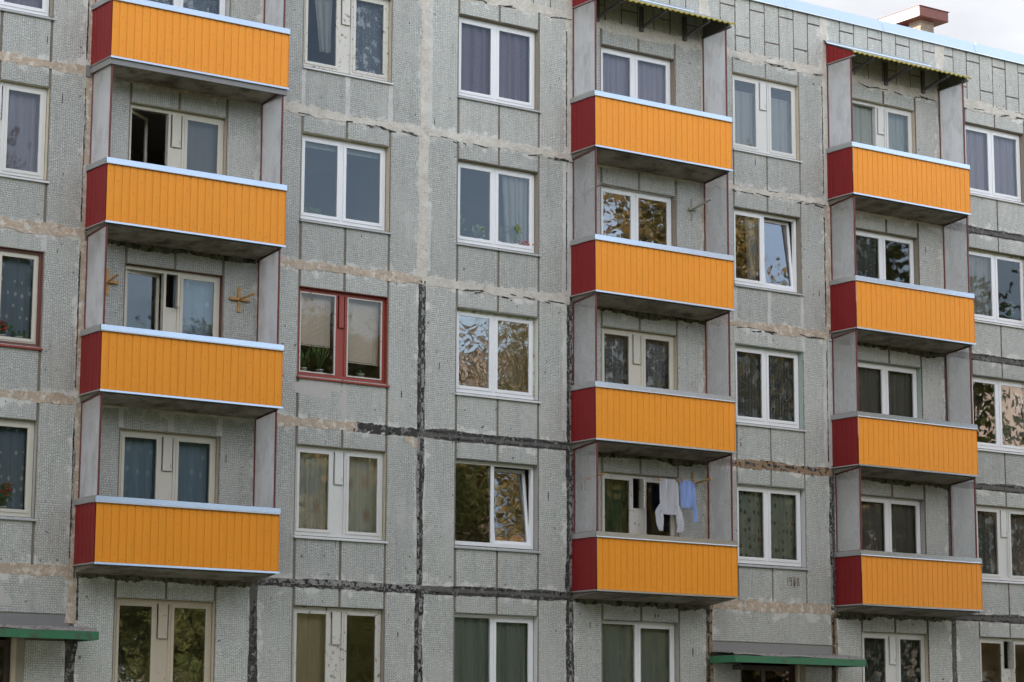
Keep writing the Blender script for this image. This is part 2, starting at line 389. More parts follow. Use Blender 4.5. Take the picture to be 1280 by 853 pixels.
def facing(W, op, gw, white=None):
    m = MB(); e = .05; y0, y1 = 0, .0155; mid = (op[0]+op[1])/2; g = gw/2
    def f(a, b, c, d): m.bev(a, b, y0+random.uniform(-.003, .003), y1, c, d, 'tile')
    f(e, op[0]-g, e, H-e); f(op[1]+g, W-e, e, H-e)
    for a, b in ((op[0]+g, mid-g), (mid+g, op[1]-g)):
        f(a, b, e, OZ0-.012); f(a, b, OZ1+.002, H-e)
    for k in range(random.choice((0, 1, 1, 2, 3))):      # drilled holes and chipped tiles
        xx = random.choice((random.uniform(.15, .65), random.uniform(op[1]+.1, W-.15), random.uniform(.8, 2.5)))
        zz = random.choice((random.uniform(.15, .7), random.uniform(2.48, 2.68))) if .7 < xx < 2.65 else random.uniform(.2, 2.6)
        if random.random() < .45: blob(m, xx, zz, .013, .013, 'hole', -.0045, 10)
        else: blob(m, xx, zz, .008, random.uniform(.03, .11), 'hole', -.0045, 12)
    return m
def groove_fill(p, op, lo, hi):
    mid = (op[0]+op[1])/2
    for x in (op[0], mid, op[1]):
        for (a, b, on) in ((.03, OZ0-.03, lo), (OZ1+.01, H-.03, hi)):
            if on: m = MB(); ragged(m, x, a, x, b, .05, .02, -.0035, 'white'); ob('groove_mortar', m, p)
def ragged(m, xa, za, xb, zb, hw, jit, y, mat, depth=.02, step=.02, lump=.007):
    """an uneven mortar strip along a line on the facade, with real thickness"""
    L = math.hypot(xb-xa, zb-za); n = max(2, int(L/step)); ux, uz = (xb-xa)/L, (zb-za)/L; px, pz = -uz, ux
    sd = random.uniform(0, 99); vs = []
    def nz(t, o, k=1): return mnoise.noise(Vector((t*5*k, o, sd)))*.6 + mnoise.noise(Vector((t*14*k, o+7, sd)))*.5 + mnoise.noise(Vector((t*37*k, o+17, sd)))*.35
    rows = 7
    for i in range(n+1):
        t = L*i/n; wv = hw*.55*mnoise.noise(Vector((t*1.3, 40, sd))); cw = hw*.35*mnoise.noise(Vector((t*.9, 50, sd)))
        a = max(.006, hw+wv+cw) + jit*nz(t, 1) + jit*.15*random.uniform(-1, 1); b = max(.006, hw+wv-cw) + jit*nz(t, 3) + jit*.15*random.uniform(-1, 1)
        for j in range(rows):
            if j == 0: k, yy = -b, y+depth
            elif j == rows-1: k, yy = a, y+depth
            else:
                k = -b + (a+b)*(j-1)/(rows-3); yy = y + lump*nz(t, 10+j, 1.6)
            vs.append((xa+ux*t+px*k, yy, za+uz*t+pz*k))
    fs = [(i*rows+j, i*rows+j+1, (i+1)*rows+j+1, (i+1)*rows+j) for i in range(n) for j in range(rows-1)]
    m.add(vs, fs, mat, False)
def blob(m, x, z, rx, rz, mat, y=-.004, n=40, jit=.25):
    sd = random.uniform(0, 99); vs = [(x, y-.003, z)]
    for k in range(n):
        a = 2*math.pi*k/n; q = 1 + jit*2*mnoise.noise(Vector((math.cos(a)*1.6, math.sin(a)*1.6, sd)))+random.uniform(-.06, .06)
        vs.append((x+rx*q*math.cos(a), y, z+rz*q*math.sin(a)))
    o = len(vs)
    vs += [(vx, y+.012, vz) for vx, vy, vz in vs[1:]]
    fs = [(0, 1+(k+1) % n, 1+k) for k in range(n)] + [(1+k, 1+(k+1) % n, n+1+(k+1) % n, n+1+k) for k in range(n)]
    m.add(vs, fs, mat)
# --- wall panels
for col, x0, w in COLS:
    op = opening(col)
    gw = .034 if col in 'DEF' else .05
    gm = 'backing_red' if col in 'cEF' else 'backing'
    for fl in range(1, 6):
        if fl == 1 and col in 'AD': continue
        z = (fl-1)*H; k = f'{col}{fl}'
        p = part('wall_panel', cached(('bk', w, gm), lambda: backing(w, op, gm).mesh('wall_panel')), (x0, 0, z))
        ob('tile_facing', facing(w, op, gw), p)
        lo, hi = k in WHITE_LO, k in WHITE_HI
        if lo or hi: groove_fill(p, op, lo, hi)
    # parapet panel: staggered tile fields
    p = part('parapet_panel', cached(('pb', w, gm), lambda: (lambda m: (m.box(.006, w-.006, .016, .30, .004, 1.235, 'backing_red'), m)[1])(MB()).mesh('parapet_panel')), (x0, 0, 5*H))
    m = MB(); n = 8; pw = (w-.10)/n
    for i in range(n):
        a, b = .05+i*pw+.013, .05+(i+1)*pw-.013
        zs = 1.0 if (i % 2 == (1 if col in 'Dc' else 0)) else .39
        m.bev(a, b, random.uniform(-.002, .002), .0155, .07, zs-.013, 'tile', .005); m.bev(a, b, random.uniform(-.002, .002), .0155, zs+.013, 1.23, 'tile', .005)
    ob('tile_facing', m, p)
    # plinth below the ground floor
    q = MB(); q.box(x0+.006, x0+w-.006, .02, .30, -1.95, -.02, 'concrete_light'); part('plinth', q)
# --- entrance bays (ground floor of columns A and D)
def entrance(x0):
    m = MB(); W = WD
    dx0, dx1 = .80, 2.27
    m.box(.006, W-.006, .016, .30, 1.70, H-.006, 'backing')
    m.box(.006, dx0, .016, .30, -1.9, 1.70, 'backing'); m.box(dx1, W-.006, .016, .30, -1.9, 1.70, 'backing')
    p = part('wall_panel', m, (x0, 0, 0))
    f = MB()
    f.bev(.07, W-.07, 0, .0155, 2.09, H-.055, 'tile'); f.bev(.07, dx0-.015, 0, .0155, -1.0, 1.66, 'tile'); f.bev(dx1+.20, W-.09, 0, .0155, -1.0, 1.66, 'tile')
    ob('tile_facing', f, p)
    s = MB(); s.box(.05, W-.05, .0, .0158, 1.84, 2.072, 'steel_grey'); ob('recess_strip', s, p)
    fr = MB(); fr.bev(dx1+.055, dx1+.19, -.02, .05, -1.5, 1.70, 'reveal_brown'); fr.box(dx1-.01, dx1+.054, -.005, .06, -1.5, 1.69, 'tan_wood')
    d = part('entrance_door', None, (x0, 0, 0))
    ob('door_frame', fr, d)
    lf = MB(); lf.ring(dx1-dx0, 3.0, .10, .10, .15, 'door_dark', dx0, -1.35); lf.box(dx0+.60, dx0+.70, .10, .15, -1.25, 1.55, 'door_dark'); ob('door_leaf', lf, d)
    for a, b in ((dx0+.10, dx0+.60), (dx0+.70, dx1-.10)):
        gl = MB(); gl.add([(a,.125,-1.2),(b,.125,-1.2),(b,.125,1.55),(a,.125,1.55)], [(0,1,2,3)], 'glass_mid'); ob('pane', gl, d)
    h = MB(); h.box(dx0-.3, dx1+.3, 2.5, 2.52, -1.4, 2.0, 'door_dark'); h.box(dx0-.3, dx0-.28, .3, 2.5, -1.4, 2.0, 'door_dark'); h.box(dx1+.28, dx1+.3, .3, 2.5, -1.4, 2.0, 'door_dark')
    h.box(dx0-.28, dx1+.28, .3, 2.5, 1.98, 2.0, 'door_dark'); h.box(dx0-.28, dx1+.28, .3, 2.5, -1.42, -1.4, 'door_dark'); part('stairwell', h, (x0, 0, 0))
    # canopy: concrete slab with old roofing felt, green painted fascia
    c = MB(); c.box(.02, 3.36, -.74, 0, 1.70, 1.79, 'concrete_light')
    cp = part('entrance_canopy', c, (x0, 0, 0))
    fa = MB(); fa.box(-.01, 3.39, -.775, -.741, 1.655, 1.785, 'green_paint'); fa.box(-.012, .019, -.741, -.01, 1.655, 1.785, 'green_paint'); fa.box(3.361, 3.392, -.741, -.01, 1.655, 1.785, 'green_paint')
    ob('fascia', fa, cp)
    t = MB(); nx, ny = 70, 9
    def P(i, j):
        x = .0+3.38*i/(nx-1); y = -.765+.755*j/(ny-1)
        return (x, y, 1.79 + (.0 if j == 0 else .035+.06*j/(ny-1)) + random.uniform(-.012, .012)*(j > 0) + .03*max(0, mnoise.noise(Vector((x*2, y*2, 3)))))
    t.grid(P, nx, ny, 'roofing'); ob('roofing_felt', t, cp)
entrance(CX['A'][0]); entrance(CX['D'][0])
# --- mortar joints between the panels
HJ = {5: dict(L='tan', A='tan', a='tan', B='cream', C='cream', b='cream', D='cream', c='cream', E='grey', F='grey'),
      4: dict(L='tan', A='tan', a='mold', B='tan', C='cream', b='mold', D='tan', c='mold', E='grey', F='grey'),
      3: dict(L='tan', A='tan', a='cream', B='tan', C='grey', b='mold', D='brown', c='mold', E='grey', F='grey'),
      2: dict(L='tan', A='tan', a='mold', B='flake', C='grey', b='mold', D='tan', c='mold', E='grey', F='grey'),
      6: dict(L='cream', A='cream', a='cream', B='cream', C='cream', b='cream', D='cream', c='cream', E='cream', F='cream'),
      1: dict.fromkeys('LAaBCbDcEF', 'grey')}
for lv, row in HJ.items():
    for col, x0, w in COLS:
        st = row[col]; z = (lv-1)*H; m = MB()
        dk = st in ('dark', 'flake', 'grey')
        hw, jit = (.072, .022) if dk else (.08, .045)
        if lv == 6: hw = .095; jit = .045
        if st == 'mold': hw, jit = .12, .055
        if (lv, col) == (3, 'B'):
            ragged(m, x0, z, x0+2.0, z, hw, jit, -.006, 'tan'); ragged(m, x0+1.9, z, x0+w, z, .07, .03, -.004, 'dark')
        elif (lv, col) == (3, 'C'):
            ragged(m, x0, z, x0+w, z, .075, .02, -.005, 'grey'); ragged(m, x0, z+.055, x0+w, z+.05, .022, .018, -.010, 'dark'); ragged(m, x0+.3, z-.06, x0+w, z-.055, .018, .018, -.0098, 'dark')
        elif (lv, col) == (2, 'C'):
            ragged(m, x0, z, x0+w, z, .075, .02, -.005, 'grey'); ragged(m, x0, z-.06, x0+w, z-.055, .025, .02, -.010, 'dark'); ragged(m, x0+.7, z+.055, x0+w, z+.055, .018, .018, -.0098, 'dark')
        else:
            ragged(m, x0, z, x0+w, z, hw, jit, -.006, st)
            if st == 'flake': ragged(m, x0, z-.05, x0+w, z-.055, .03, .03, -.010, 'dark')
            if st == 'grey' and lv > 1: ragged(m, x0, z+.05, x0+w, z+.05, .016, .016, -.010, 'dark'); ragged(m, x0, z-.06, x0+w, z-.06, .012, .018, -.0101, 'dark')
            if (lv, col) in ((4, 'C'), (5, 'C'), (5, 'D'), (4, 'D'), (6, 'D'), (6, 'C'), (6, 'E'), (6, 'c'), (5, 'B')):
                for k in range(9):   # black cracks and holes along the seam
                    xx = x0+random.uniform(.2, w-.2); ragged(m, xx, z-.08+random.uniform(-.03, .05), xx+random.uniform(.06, .4), z-.085+random.uniform(-.03, .05), .008, .012, -.0125, 'dark', step=.02)
            if st == 'brown':
                for k in range(7):
                    xx = x0+random.uniform(.2, w-.4); ragged(m, xx, z+.03, xx+random.uniform(.1, .4), z+.0, .02, .02, -.0125, 'dark', step=.02)
        part('panel_joint', m)
VJ = {'A0': ['grey']+['cream']*4, 'A': ['brown', 'tan', 'tan', 'tan', 'tan'], 'B': ['grey', 'tan', 'tan', 'tan', 'cream'], '1': ['dark', 'flake', 'dark', 'cream', 'cream'], '2': ['dark', 'dark', 'dark', 'white', 'cream'],
      '2b': ['brown', 'tan', 'tan', 'tan', 'cream'], '3': ['brown', 'flake', 'white', 'tan', 'cream'], '3b': ['grey', 'grey', 'grey', 'cream', 'cream'], '4': ['grey']*5}
for j, sts in VJ.items():
    for i, st in enumerate(sts):
        m = MB(); x = JX[j]; z = i*H; hw, jit = (.075, .02) if st in ('dark', 'flake', 'grey', 'brown') else (.075, .04)
        if j == '1' and i > 2: hw = .10
        if j == 'A' and i == 0:
            ragged(m, x-.03, 1.95, x-.02, z+H, .10, .015, -.0045, 'tan'); ragged(m, x+.09, 2.0, x+.085, z+H-.1, .022, .018, -.0085, 'dark'); ragged(m, x, z-.9, x, 1.7, .085, .02, -.0045, 'dark')
        elif j == 'B' and i == 0:
            ragged(m, x, 1.9, x, z+H, .085, .015, -.0045, 'grey'); ragged(m, x+.0, .3, x+.0, 1.98, .08, .015, -.0085, 'dark'); ragged(m, x-.02, 1.98, x+.02, 2.45, .02, .02, -.0087, 'dark')
        else:
            ragged(m, x, z, x, z+H, hw, jit, -.0045, st)
            if st == 'dark': ragged(m, x-.05, z+.1, x-.04, z+H-.1, .02, .025, -.0085, 'dark'); ragged(m, x+.02, z+.1, x+.02, z+H-.1, .03, .03, -.008, 'flake')
            if st == 'flake': ragged(m, x+.02, z+.1, x+.015, z+H-.1, .03, .03, -.0085, 'dark')
            if j in ('A', '3', '2') and st in ('tan', 'white', 'cream'): ragged(m, x-.08, z+.2, x-.075, z+H-.3, .01, .014, -.0085, 'dark', step=.025)
            if st == 'brown' : ragged(m, x-.03, z+.8, x-.03, z+H-.1, .03, .03, -.0085, 'dark')
        part('panel_joint', m)
    m = MB(); ragged(m, JX[j], 5*H, JX[j], 5*H+1.22, .11, .03, -.0045, 'cream'); part('panel_joint', m)
# thin light smears of mortar along panel edges
for (x, z0, z1, side) in ((JX['2']-.12, 8.5, 11.1, 1), (JX['3']-.13, 5.7, 8.2, 1), (JX['1']+.13, 8.6, 9.9, 1), (JX['1']+.14, 11.3, 13.8, 1), (JX['2']-.13, 5.9, 8.1, 0)):
    sm = MB(); ragged(sm, x, z0, x, z1, .045, .03, -.0025, 'white', lump=.002)
    part('mortar_smear', sm)
for bx, bz, rx, rz, bm in ((JX['B']+1.15, 6.22, .46, .17, 'plaster_patch'), (JX['B']+1.7, 5.95, .07, .35, 'plaster_patch'), (-1.45, 2.33, .36, .16, 'plaster_patch'), (JX['1']-.25, 5.47, .13, .07, 'tan'), (JX['1']-.12, 5.40, .07, .09, 'tan')):
    pt = MB(); blob(pt, bx, bz, rx, rz, bm, n=40 if rx > .2 else 18); part('plaster_patch', pt)
# year on the panel under the second-floor stair window: digits inlaid as strips
dg = MB(); SEG = {'1': 'bc', '9': 'abcdfg', '8': 'abcdefg', '0': 'abcdef'}
for i, ch in enumerate('1980'):
    x = JX['2b']+1.985+i*.098; z = 3.24; w, h, t = .062, .17, .02
    q = {'a': (0, w, h-t, h), 'd': (0, w, 0, t), 'g': (0, w, h/2-t/2, h/2+t/2), 'f': (0, t, h/2, h), 'e': (0, t, 0, h/2), 'b': (w-t, w, h/2, h), 'c': (w-t, w, 0, h/2)}
    for n_, sname in enumerate(SEG[ch]):
        a, b, c, d = q[sname]; dg.box(x+a, x+b, -.006-.0005*n_, .001, z+c, z+d, 'digit')
part('year_digits', dg)
# ------------------------------------------------------------------ windows
WH = OZ1-OZ0
def pane_mesh(w, h, m):
    b = MB(); b.add([(0,0,0),(w,0,0),(w,0,h),(0,0,h)], [(0,1,2,3)], m); return b.mesh('pane')
def sash_mesh(w, h, b, m, d=.045):
    q = MB(); q.ring(w, h, b, 0, d, m); return q.mesh('sash')
def window(col, fl, kind, mat, rev='reveal_brown', glass_='glass_mid', sill='sill_metal', leftsash=True, tilt=False, openL=None, flap=False, foam=False, hinge=None, casing=None, label=None):
    x0, w = CX[col]; op = opening(col); W = op[1]-op[0]; z = (fl-1)*H; smat = mat
    fy = .135 if kind == 'pvc' else .10
    m = MB()
    if kind == 'pvc':
        m.ring(W-.03, WH-.03, .058, fy, fy+.07, mat, .015, .02, .07); c = W/2-.02
        m.box(c-.035, c+.035, fy, fy+.07, .09, WH-.068, mat)
        bays = [(.073, c-.035), (c+.035, W-.073)]; zb, zt = .09, WH-.068; sb = .058
    else:
        m.ring(W-.02, WH-.02, .062, fy, fy+.10, mat, .01, .01); c = W/2; hw = .12 if mat == 'red_wood' else .155
        m.box(c-hw, c-hw+.045, fy, fy+.10, .072, WH-.072, mat); m.box(c+hw-.045, c+hw, fy, fy+.10, .072, WH-.072, mat)
        fz = .072+(WH-.144)*.60
        m.box(c-hw+.045, c+hw-.045, fy+.02, fy+.05, .072, fz, mat)
        bays = [(.072, c-hw), (c+hw, W-.072)]; zb, zt = .072, WH-.072; sb = .022 if mat == 'red_wood' else .052; smat = 'peel_wood' if mat == 'red_wood' else mat
    win = part('window', m, (x0+op[0], 0, z+OZ0), label)
    if casing:
        q = MB(); q.ring(W-.006, WH-.006, .04, fy-.035, fy-.001, casing, .003, .003); ob('casing', q, win)
    rv = MB(); a = .004
    rv.box(-.001, a, .017, fy, 0, WH, rev); rv.box(W-a, W+.001, .017, fy, 0, WH, rev); rv.box(a, W-a, .017, fy, WH-a, WH+.001, rev)
    ob('reveal', rv, win)
    if foam:
        q = MB(); ragged(q, .03, WH-.028, W-.03, WH-.028, .02, .014, fy-.02, 'foam'); ragged(q, W-.022, .1, W-.022, WH-.03, .014, .01, fy-.021, 'foam'); ob('foam_sealant', q, win)
    s = MB()
    s.add([(-.03,-.045,-.035),(W+.03,-.045,-.035),(W+.03,fy,.012),(-.03,fy,.012),(-.03,-.045,-.06),(W+.03,-.045,-.06),(W+.03,.0,-.06),(-.03,.0,-.06),(-.03,fy,-.01),(W+.03,fy,-.01)],
          [(0,1,2,3),(4,5,1,0),(4,7,6,5),(7,8,9,6),(0,3,8,7,4),(1,5,6,9,2)], sill)
    ob('sill', s, win)
    for i, (a, b) in enumerate(bays):
        sw, sh = b-a, zt-zb; rot = (0, 0, 0); loc = Vector((a, fy-.012, zb)); has = True
        if kind == 'pvc' and i == 0 and not leftsash: has = False
        if tilt and i == 1: rot = (R(-7 if col == 'C' else -5), 0, 0); loc.y = fy+.03
        if openL and i == 0: rot = (0, 0, R(openL))
        if hinge == 'in' and i == 0: loc.y = fy+.06
        if has:
            ob('sash', cached(('sash', kind, smat, round(sw, 3), round(sh, 3)), lambda: sash_mesh(sw, sh, sb, smat)), win, loc, rot)
            p = (sb-.004, .02, sb-.004); pw, ph = sw-2*sb+.008, sh-2*sb+.008
        else: p = (-.002, .03, -.002); pw, ph = sw+.004, sh+.004
        mt = Matrix.Translation(loc) @ (Matrix.Rotation(rot[0], 4, 'X') @ Matrix.Rotation(rot[2], 4, 'Z'))
        ob('pane', cached(('pane', round(pw, 3), round(ph, 3), glass_), lambda: pane_mesh(pw, ph, glass_)), win, mt @ Vector(p), rot)
    if kind != 'pvc':
        fh = zt-fz
        def fm():
            q = MB(); q.bev(-(2*hw-.14), 0, -.025, .01, 0, fh-.004, mat, .006); q.box(-.03, -.024, -.03, -.024, .06, .12, 'steel_grey'); return q.mesh('vent_flap')
        ob('vent_flap', cached(('flap', mat), fm), win, (c+hw-.07, fy+.008, fz+.002), (0, 0, R(75 if flap else 0)))
    # the room behind
    def rm():
        q = MB(); a, b, d, h0, h1 = .12, w-.12, 3.8, .10, 2.62
        q.add([(a,.301,h0),(b,.301,h0),(b,d,h0),(a,d,h0),(a,.301,h1),(b,.301,h1),(b,d,h1),(a,d,h1)], [(0,1,2,3),(4,7,6,5),(3,2,6,7),(0,3,7,4),(1,5,6,2)], 'room_wall'); return q.mesh('room')
    part('room', cached(('room', w), rm), (x0, 0, z))
    return win
P, Wd = 'pvc', 'wood'
window('A', 5, P, 'pvc', glass_='glass_soft')
window('A', 4, Wd, 'white_wood', 'reveal_cream', 'glass_soft', 'sill_white')
window('A', 3, Wd, 'cream_wood', 'maroon_wood', 'glass_soft', 'red_wood', casing='maroon_wood', label='window in a painted red casing with a red sill')
window('A', 2, Wd, 'cream_wood', 'reveal_grey', 'glass_soft')
window('a', 5, P, 'pvc', 'reveal_white', 'glass_soft')
window('a', 4, Wd, 'cream_wood', 'reveal_cream', 'glass_soft', openL=38, hinge='in', label='cream wooden window with its left sash standing open')
window('a', 3, Wd, 'cream_wood', 'maroon_wood', 'glass_mid', openL=8, hinge='in', flap=True, label='cream wooden window with its small vent flap open')
window('a', 2, Wd, 'cream_wood', 'reveal_cream', 'glass_soft')
window('a', 1, Wd, 'tan_wood', 'reveal_cream', 'glass_strong')
window('B', 5, Wd, 'peel_wood', 'reveal_cream', 'glass_soft', 'sill_white')
window('B', 4, P, 'pvc', 'reveal_cream', 'glass_mid')
window('B', 3, Wd, 'red_wood', 'red_wood', 'glass_soft', 'red_wood', label='wooden window painted brick red')
window('B', 2, Wd, 'white_wood', 'reveal_cream', 'glass_strong', 'sill_white')
window('B', 1, Wd, 'peel_wood', 'reveal_brown', 'glass_wavy')
window('C', 5, P, 'pvc', glass_='glass_soft')
window('C', 4, P, 'pvc', 'reveal_brown')
window('C', 3, P, 'pvc', 'reveal_white', 'glass_wavy', 'sill_white', foam=True)
window('C', 2, P, 'pvc', 'reveal_grey', 'glass_strong', leftsash=False, tilt=True, label='white window with its right sash tilted open')
window('C', 1, P, 'pvc', 'reveal_white', 'glass_soft', leftsash=False)
window('b', 5, P, 'pvc', glass_='glass_soft')
window('b', 4, P, 'pvc', glass_='glass_strong')
window('b', 3, Wd, 'cream_wood', 'reveal_cream', 'glass_soft')
window('b', 2, Wd, 'peel_wood', 'reveal_cream', 'glass_soft', flap=True)
window('b', 1, P, 'pvc', 'reveal_grey', 'glass_soft', leftsash=False)
window('D', 5, Wd, 'white_wood', 'reveal_cream', 'glass_mid', 'sill_white')
window('D', 4, P, 'pvc', 'reveal_brown', 'glass_strong', tilt=True)
window('D', 3, P, 'pvc', 'reveal_green', 'glass_soft', 'pvc_grey')
window('D', 2, P, 'pvc', 'reveal_white', 'glass_soft')
window('c', 5, Wd, 'white_wood', 'reveal_cream', 'glass_soft', openL=21, hinge='in')
window('c', 4, P, 'pvc', glass_='glass_mid')
window('c', 3, P, 'pvc', 'reveal_green', 'glass_mid')
window('c', 2, P, 'pvc', 'reveal_grey', 'glass_mid', leftsash=True)
window('c', 1, Wd, 'white_wood', 'reveal_cream', 'glass_soft')
window('E', 5, P, 'pvc', glass_='glass_soft', sill='sill_white')
window('E', 4, P, 'pvc', 'reveal_brown', 'glass_soft', 'sill_white', foam=True)
window('E', 3, P, 'pvc', 'reveal_grey', 'glass_strong', 'sill_white')
window('E', 2, Wd, 'white_wood', 'reveal_cream', 'glass_soft', 'sill_white')
window('E', 1, Wd, 'peel_wood', 'reveal_cream', 'glass_soft', flap=True)
for c_ in 'LF':
    for f_ in range(1, 6): window(c_, f_, P, 'pvc')
# ------------------------------------------------------------------ balconies
BW = 3.36; BD = .78
def rib_profile(L, pitch=.141, d=.011):
    pts = []; n = round(L/pitch); p = L/n
    for i in range(n):
        a = i*p; pts += [(a, 0), (a+p*.78, 0), (a+p*.82, d), (a+p*.96, d)]
    pts.append((L, 0)); return pts
def cladding(L, h, m, screws=True):
    """trapezoid-ribbed sheet along +x, front towards -y, thickness 4 mm"""
    q = MB(); pr = rib_profile(L); n = len(pr)
    vs = [(x, y, z) for z in (0, h) for x, y in pr] + [(x, y+.004, z) for z in (0, h) for x, y in pr]
    fs = []
    for i in range(n-1):
        fs += [(i, i+1, n+i+1, n+i), (2*n+i+1, 2*n+i, 3*n+i, 3*n+i+1), (i, 2*n+i, 2*n+i+1, i+1), (n+i, n+i+1, 3*n+i+1, 3*n+i)]
    q.add(vs, fs, m)
    if screws:
        rs = random.Random(3); P_ = L/round(L/.141)
        for i in range(round(L/.141)):
            for zz in ((.10, .52, .88) if i % 3 == 0 else (.30, .70) if i % 3 == 1 else (.18,)):
                z = zz*h + rs.uniform(-.03, .03); x = i*P_+P_*.4
                q.lathe([(.0085, 0), (.008, .005), (0, .0065)], 'screw', n=6)
                k = 18; q.v[-k:] = [(x+a, -c, z+b) for a, b, c in q.v[-k:]]
    return q.mesh('cladding')
def slab_mesh(skirt):
    q = MB(); nx, ny = 40, 8
    def bot(i, j):
        y = -.735*j/(ny-1); x = .02+(BW-.04)*i/(nx-1)
        return (x, y, -.035+.085*(j/(ny-1)) + .010*mnoise.noise(Vector((x*3, y*3, 1)))+random.uniform(-.003, .003))
    q.grid(lambda i, j: bot(i, ny-1-j), nx, ny, 'concrete')
    q.add([(.02,-.735,.135),(BW-.02,-.735,.135),(BW-.02,0,.135),(.02,0,.135)], [(0,1,2,3)], 'concrete')
    q.add([bot(i, ny-1) for i in range(nx)]+[(BW-.02,-.735,.135),(.02,-.735,.135)], [tuple(range(nx))+(nx, nx+1)], 'concrete')
    for i in (0, nx-1): q.add([bot(i, j) for j in range(ny)]+[(bot(i, 0)[0],-.735,.135),(bot(i, 0)[0],0,.135)], [tuple(range(ny))+(ny, ny+1)], 'concrete_dark')
    if skirt:
        q.box(-.005, BW+.005, -.775, -.742, -.035, .085, 'steel_grey'); q.box(-.006, .018, -.742, -.0, -.035, .085, 'steel_grey'); q.box(BW-.018, BW+.006, -.742, 0, -.035, .085, 'steel_grey')
        q.box(-.09, -.007, -.03, -.001, -.10, .10, 'steel_grey')
    else:
        q.box(.03, BW-.03, -.758, -.736, .045, .075, 'steel_dark')
    return q.mesh('balcony')
def cap_mesh(m):
    q = MB()
    def run(x0, y0, x1, y1, nx, ny):   # angled metal cap: top, slightly up-facing front, drip lip
        prof = [(-.06, 1.165), (0.012, 1.165), (.019, 1.082), (.019, 1.078), (.048, 1.058), (.0465, 1.052), (-.06, 1.058)]
        vs = [(x0+nx*a, y0+ny*a, z) for a, z in prof]+[(x1+nx*a, y1+ny*a, z) for a, z in prof]; n = len(prof)
        q.add(vs, [(i, (i+1) % n, n+(i+1) % n, n+i) for i in range(n)]+[tuple(range(n-1, -1, -1)), tuple(range(n, 2*n))], m)
    run(-.025, -.775, BW+.035, -.775, 0, -1)
    q.add([(-.03,-.775,1.164),(.05,-.775,1.164),(.05,-.005,1.164),(-.03,-.005,1.164),(-.03,-.775,1.065),(-.03,-.005,1.065),(.05,-.005,1.065),(.05,-.775,1.065)], [(0,1,2,3),(4,0,3,5),(5,3,2,6),(6,2,1,7)], 'galv_dull')
    x = BW-.05
    q.add([(x,-.775,1.164),(x+.08,-.775,1.164),(x+.08,-.005,1.164),(x,-.005,1.164),(x+.08,-.775,1.065),(x+.08,-.005,1.065),(x,-.005,1.065),(x,-.775,1.065)], [(0,1,2,3),(1,4,5,2),(3,2,5,6),(0,3,6,7)], 'galv_dull')
    return q.mesh('railing_cap')
def trim_mesh():
    q = MB()
    q.add([(-.02,-.803,.096),(BW+.03,-.803,.096),(BW+.03,-.8075,.064),(-.02,-.8075,.064),(-.02,-.806,.060),(BW+.03,-.806,.060),(BW+.03,-.745,.066),(-.02,-.745,.066)],
          [(0,3,2,1),(3,4,5,2),(4,7,6,5)], 'galv')
    q.add([(-.016,-.80,.095),(-.016,-.01,.095),(-.030,-.01,.072),(-.030,-.80,.072),(.02,-.01,.07),(.02,-.80,.07)], [(0,1,2,3),(3,2,4,5)], 'galv_dull')
    return q.mesh('lower_trim')
def screen_mesh(h, pm):
    t_ = .075 if h < 2.9 else 0; q = MB(); vs = [(x, y, z) for x in (-.004, .004) for y, z in ((-.045, 1.18), (-.715, 1.18), (-.715, h-.015+t_), (-.045, h-.015))]
    q.add(vs, [(3,2,1,0), (4,5,6,7), (0,1,5,4), (1,2,6,5), (2,3,7,6), (3,0,4,7)], pm); return q.mesh('wind_screen')
def sframe_mesh(h):
    q = MB(); t = .013
    t_ = .075 if h < 2.9 else 0
    for y in (-.73, -.03): q.box(-t, t, y-t, y+t, 1.166, h+(t_ if y < -.5 else 0), 'tube_red')
    q.bar((0, -.043, h-.008), (0, -.717, h-.008+t_), .022, .022, 'tube_red')
    if t_: q.bar((0, -.02, h+.012), (0, -.735, h+.012+t_), .05, .02, 'steel_dark')
    q.box(-t+.002, t-.002, -.716, -.044, 1.167, 1.182, 'tube_red')
    return q.mesh('screen_frame')
